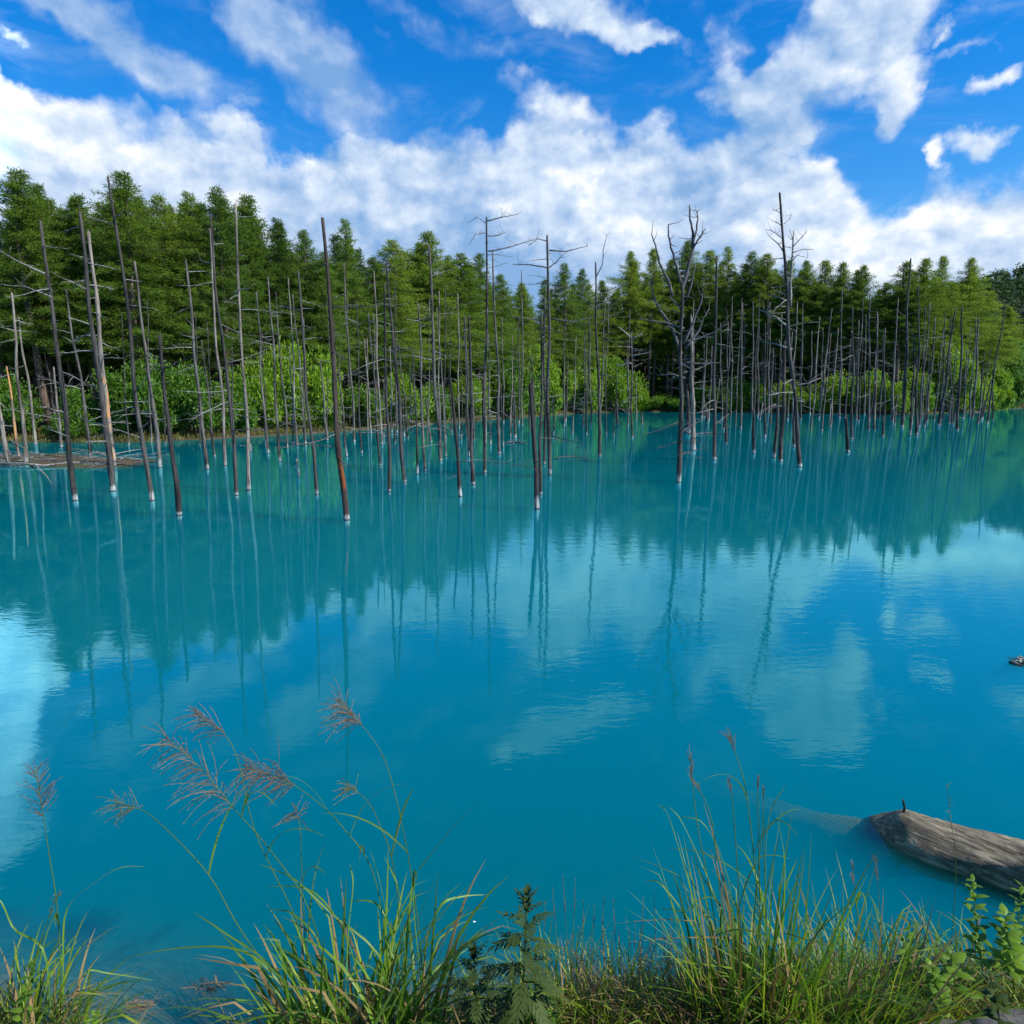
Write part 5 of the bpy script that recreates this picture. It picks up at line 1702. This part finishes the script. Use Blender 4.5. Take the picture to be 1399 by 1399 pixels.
def mugwort(label, px_pts, Ys, n_l, ln, rng_):
    b = P(*px_pts[0], Ys[0])
    o = thing('mugwort', label, 'plant', b, 'mugwort plants on the near bank')
    sp_ = spline([P(x, y, Y) - b for (x, y), Y in zip(px_pts, Ys)], 22)
    m_ = MB()
    m_.tube(sp_, [.0045 * (1 - .75 * i / 21) for i in range(22)], 7, val=.2)
    m_.build('stem', M['mugwort'], o)
    ml = MB()
    for q in range(n_l):
        t = 0.12 + 0.86 * q / n_l
        fi = t * 20.9
        a = sp_[int(fi)].lerp(sp_[int(fi) + 1], fi - int(fi))
        az_ = q * 2.4 + rng_.uniform(-.3, .3)
        L = ln * (1.0 - 0.72 * t ** 1.5) * rng_.uniform(.8, 1.15)
        up_ = 0.15 + 1.0 * t ** 2
        herb_leaf(ml, a, Vector((math.cos(az_), math.sin(az_), up_)), L, L * .5, rng_, droop=0.85 * (1.1 - t), lobes=6 if t < .75 else 4)
    for q in range(60):          # bud spike
        t = rng_.uniform(.86, 1.0)
        a = sp_[min(21, int(t * 21))]
        az_ = rng_.uniform(0, 6.28)
        herb_leaf(ml, a, Vector((math.cos(az_) * .6, math.sin(az_) * .6, 1)), ln * rng_.uniform(.12, .26), ln * .05, rng_, droop=.1)
    ml.build('leaves', M['mugwort'], o)
    return o


mugwort('tall dark mugwort with finger-cut leaves at the bottom middle', [(712, 1425), (716, 1320), (720, 1214)], [2.10, 2.14, 2.18], 40, 0.17, rng)
mugwort('small dark mugwort left of the taller mugwort', [(655, 1430), (650, 1360), (646, 1292)], [2.12, 2.16, 2.2], 32, 0.14, rng)


def herb(label, px_pts, Ys, n_l, ln, wd, mat, rng_):
    b = P(*px_pts[0], Ys[0])
    o = thing('leafy_herb', label, 'plant', b, 'leafy herbs on the near bank')
    sp_ = spline([P(x, y, Y) - b for (x, y), Y in zip(px_pts, Ys)], 16)
    m_ = MB()
    m_.tube(sp_, [.003 * (1 - .6 * i / 15) for i in range(16)], 6, val=.4)
    m_.build('stem', M[mat], o)
    ml = MB()
    for q in range(n_l):
        t = 0.2 + 0.8 * q / n_l
        fi = t * 14.9
        a = sp_[int(fi)].lerp(sp_[int(fi) + 1], fi - int(fi))
        az_ = q * 2.4 + rng_.uniform(-.4, .4)
        L = ln * (1.05 - .55 * t) * rng_.uniform(.75, 1.2)
        herb_leaf(ml, a, Vector((math.cos(az_), math.sin(az_), .45 + .6 * t)), L, L * wd, rng_, droop=.55)
    ml.build('leaves', M[mat], o)
    return o


herb('yellow-green leafy herb topped with upright leaves before the fallen log end', [(1345, 1345), (1335, 1270), (1328, 1198)], [2.45, 2.5, 2.55], 34, .085, .36, 'herb_leaf', rng)
herb('bushy light green herb with broad leaves at the right edge', [(1385, 1350), (1380, 1300), (1372, 1245)], [2.4, 2.44, 2.48], 34, .10, .5, 'herb_leaf', rng)
herb('low yellow herb with broad drooping leaves left of the bushy herb', [(1310, 1370), (1302, 1330), (1300, 1300)], [2.4, 2.42, 2.44], 12, .12, .5, 'herb_leaf', rng)
herb('small bright green herb with round leaves above the stone paving', [(1288, 1390), (1280, 1350), (1272, 1318)], [2.3, 2.34, 2.38], 28, .07, .55, 'blade', rng)
herb('upright light green herb with narrow leaves behind the bushy herb', [(1395, 1320), (1392, 1260), (1396, 1205)], [2.6, 2.62, 2.64], 20, .09, .3, 'blade', rng)
herb('short green herb with pointed leaves right of the low fanning grass', [(1240, 1330), (1238, 1290), (1245, 1255)], [2.5, 2.52, 2.54], 16, .075, .34, 'blade', rng)
herb('dark leafy herb standing over the stone paving', [(1368, 1420), (1362, 1370), (1352, 1330)], [2.05, 2.08, 2.1], 18, .075, .5, 'mugwort', rng)
herb('yellow leafy herb inside the bottom left grass', [(28, 1420), (34, 1370), (45, 1310)], [2.3, 2.36, 2.42], 16, .07, .42, 'herb_leaf', rng)
herb('tiny light green herb beside the yellow corner herb', [(115, 1425), (125, 1400), (130, 1385)], [2.28, 2.3, 2.32], 10, .06, .4, 'herb_leaf', rng)
herb('round-leaved herb at the foot of the tall mugwort', [(745, 1420), (750, 1400), (758, 1375)], [2.2, 2.22, 2.24], 14, .06, .5, 'blade', rng)

# --- countless short growth, dry stalks and litter on the bank
def bank_cover(name, label, cat, cnt, ln, wd, mat, seed, lean, zlo=-0.03):
    rng_ = random.Random(seed)
    m_ = MB()
    k = 0
    while k < cnt:
        x = rng_.uniform(-3.6, 3.9)
        e = rng_.uniform(-0.12, 1.0)
        y = float(np.interp(x, NX, NY)) - e
        if y < 1.3:
            continue
        if 1.2 < x < 2.1 and e > 0.30:
            continue
        z = gz1(x, y)
        if z < zlo:
            continue
        arc_blade(m_, Vector((x, y, z - .01)), rng_.uniform(0, 6.28), rng_.uniform(*lean), rng_.uniform(*ln), rng_.uniform(*wd), rng_.uniform(.2, 1.2), rng_, n_=6, kink=.2)
        k += 1
    return tag(m_.build(name, M[mat]), label, cat, kind='stuff')


bank_cover('bank_grass', 'short green grass and weeds covering the near bank', 'grass', 4400, (.06, .26), (.004, .009), 'blade', 501, (.05, .8))
bank_cover('dry_grass', 'brown dry grass stalks among the green on the near bank', 'grass', 5600, (.08, .32), (.003, .006), 'blade_dry', 502, (.1, 1.0))
bank_cover('olive_grass', 'olive yellowing grass mixed into the near bank growth', 'grass', 2500, (.05, .22), (.004, .008), 'blade_yellow', 503, (.1, .9))
rng_ = random.Random(77)
m_ = MB()
for q in range(1100):
    x = rng_.uniform(-3.4, 3.9)
    y = float(np.interp(x, NX, NY)) - rng_.uniform(-.05, 1.1)
    z = gz1(x, y)
    if z < 0:
        continue
    a = rng_.uniform(0, 6.28)
    d = Vector((math.cos(a), math.sin(a), rng_.uniform(-.1, .3)))
    L = rng_.uniform(.02, .09)
    p = Vector((x, y, z + .006))
    m_.ribbon([p, p + d * L * .35 + Vector((0, 0, .004)), p + d * L * .7, p + d * L], [.004, L * .28, L * .22, .001], Vector((-d.y, d.x, .2)), fold=.4, val=rng_.random())
tag(m_.build('leaf_litter', M['blade_dry']), 'fallen brown leaves scattered on the near bank', 'leaf litter', kind='stuff')
# fine brown waterside stalks with tiny seed dots
m_ = MB()
for q in range(620):
    x = rng_.choice([rng_.gauss(-0.75, .18), rng_.uniform(0.2, 1.0), rng_.gauss(0.9, .2)])
    y = float(np.interp(x, NX, NY)) - rng_.uniform(-.14, .35)
    z = max(-0.06, gz1(x, y))
    L = rng_.uniform(.12, .34)
    p = Vector((x, y, z))
    d = Vector((rng_.uniform(-.3, .3), rng_.uniform(-.3, .3), 1)).normalized()
    sp_ = [p, p + d * L * .5, p + d * L + Vector((rng_.uniform(-.03, .03), 0, 0))]
    m_.tube(sp_, [.0012, .001, .0006], 4, val=rng_.random() * .4, cap=False)
    for s in range(7):
        b0 = sp_[1].lerp(sp_[2], rng_.random())
        dd = Vector((rng_.uniform(-1, 1), rng_.uniform(-1, 1), rng_.uniform(0, 1))).normalized()
        l2 = rng_.uniform(.008, .03)
        m_.tube([b0, b0 + dd * l2], [.0006, .0004], 3, val=.3, cap=False)
        m_.tube([b0 + dd * l2, b0 + dd * (l2 + .004), b0 + dd * (l2 + .008)], [.0004, .0018, .0004], 4, val=rng_.uniform(.3, 1), cap=False)
tag(m_.build('sedge_stalks', M['plume_red']), 'fine brown sedge stalks with dotted seeds at the water edge', 'sedge', kind='stuff')

# --- floating brown weed at the water edge on the left
for k_, (px, py, lab) in enumerate(((290, 1348, 'largest brown weed tuft afloat at the near water edge'), (190, 1375, 'elongated brown weed strand in the shallow water near the left grass'),
                                    (222, 1372, 'dark drifting stick in the shallow water near the left grass'))):
    c = W(px, py, 0.004)
    m_ = MB()
    rng_ = random.Random(600 + k_)
    for q in range(60 if k_ < 2 else 8):
        a = Vector((rng_.gauss(0, .035), rng_.gauss(0, .014), rng_.uniform(-.006, .008)))
        d = Vector((rng_.uniform(-1, 1), rng_.uniform(-.5, .5), rng_.uniform(-.1, .25))).normalized()
        L = rng_.uniform(.02, .06)
        m_.ribbon([a, a + d * L * .5, a + d * L], [.002, .004, .001], Vector((-d.y, d.x, .1)), val=rng_.random())
    tag(m_.build('floating_weed', M['plume_red'] if k_ < 2 else M['bark_char'], loc=c), lab, 'water weed', 'weed afloat at the near edge')

# --- stone paving at the bottom right
rng_ = random.Random(12)
k_ = 0
STONE_LAB = ['grey paving stone nearest the bottom right corner', 'flat grey paving stone under the dark herb', 'grey paving stone beside dry twigs, left end of the paving',
             'grey paving stone behind the dark herb at the right edge', 'thin grey paving stone at the bottom edge']
for (px, py, sx_, sy_) in ((1385, 1392, .16, .085), (1318, 1393, .17, .08), (1255, 1396, .12, .06), (1392, 1366, .13, .05), (1340, 1412, .14, .05)):
    z0 = 0.30
    c = W(px, py, z0)
    z0 = gz1(c.x, c.y) + 0.035
    m_ = MB()
    nseg = 18
    top_, mid_, bot_ = [], [], []
    for s in range(nseg):
        a = 6.2832 * s / nseg
        ca, sa = math.cos(a), math.sin(a)
        k2 = 1.0 / max(abs(ca), abs(sa)) ** 0.75
        rr = k2 * rng_.uniform(.93, 1.05)
        x, y = ca * sx_ * rr * .8, sa * sy_ * rr * .8
        top_.append((x * .95, y * .95, .012 + rng_.uniform(-.003, .003)))
        mid_.append((x, y, 0.0))
        bot_.append((x, y, -.12))
    vs = [(0, 0, .016)] + top_ + mid_ + bot_
    f4 = []
    for s in range(nseg):
        s2 = (s + 1) % nseg
        f4 += [(1 + nseg + s, 1 + nseg + s2, 1 + s2, 1 + s), (1 + 2 * nseg + s, 1 + 2 * nseg + s2, 1 + nseg + s2, 1 + nseg + s)]
    m_.add(vs, f4)
    m_.f.append(np.array([(0, 1 + s, 1 + (s + 1) % nseg) for s in range(nseg)]))
    m_.m.append(np.zeros(nseg, dtype=int))
    tag(m_.build('paving_stone', M['stone'], loc=(c.x, c.y, z0)), STONE_LAB[k_], 'paving stone', 'paving stones of the path')
    k_ += 1
for px, py, a, L, lab in ((1238, 1368, .25, .22, 'pale dry twig lying on the soil above the paving'), (1262, 1352, .5, .14, 'short dry twig crossing the soil near the low fanning grass')):
    c = W(px, py, 0.3)
    c.z = gz1(c.x, c.y) + .012
    m_ = MB()
    d = Vector((math.cos(a), math.sin(a), .05))
    m_.tube([-d * L * .5, Vector((0, 0, .008)), d * L * .5], [.004, .0035, .002], 6)
    m_.tube([Vector((0, 0, .008)), d * L * .2 + Vector((0, .04, .03))], [.0025, .001], 5)
    tag(m_.build('twig', M['bark_pale'], loc=c), lab, 'twig', 'dry twigs on the bank')
print('trees', len(FRONT_TREES), nback, 'dead', len(TRUNKS))
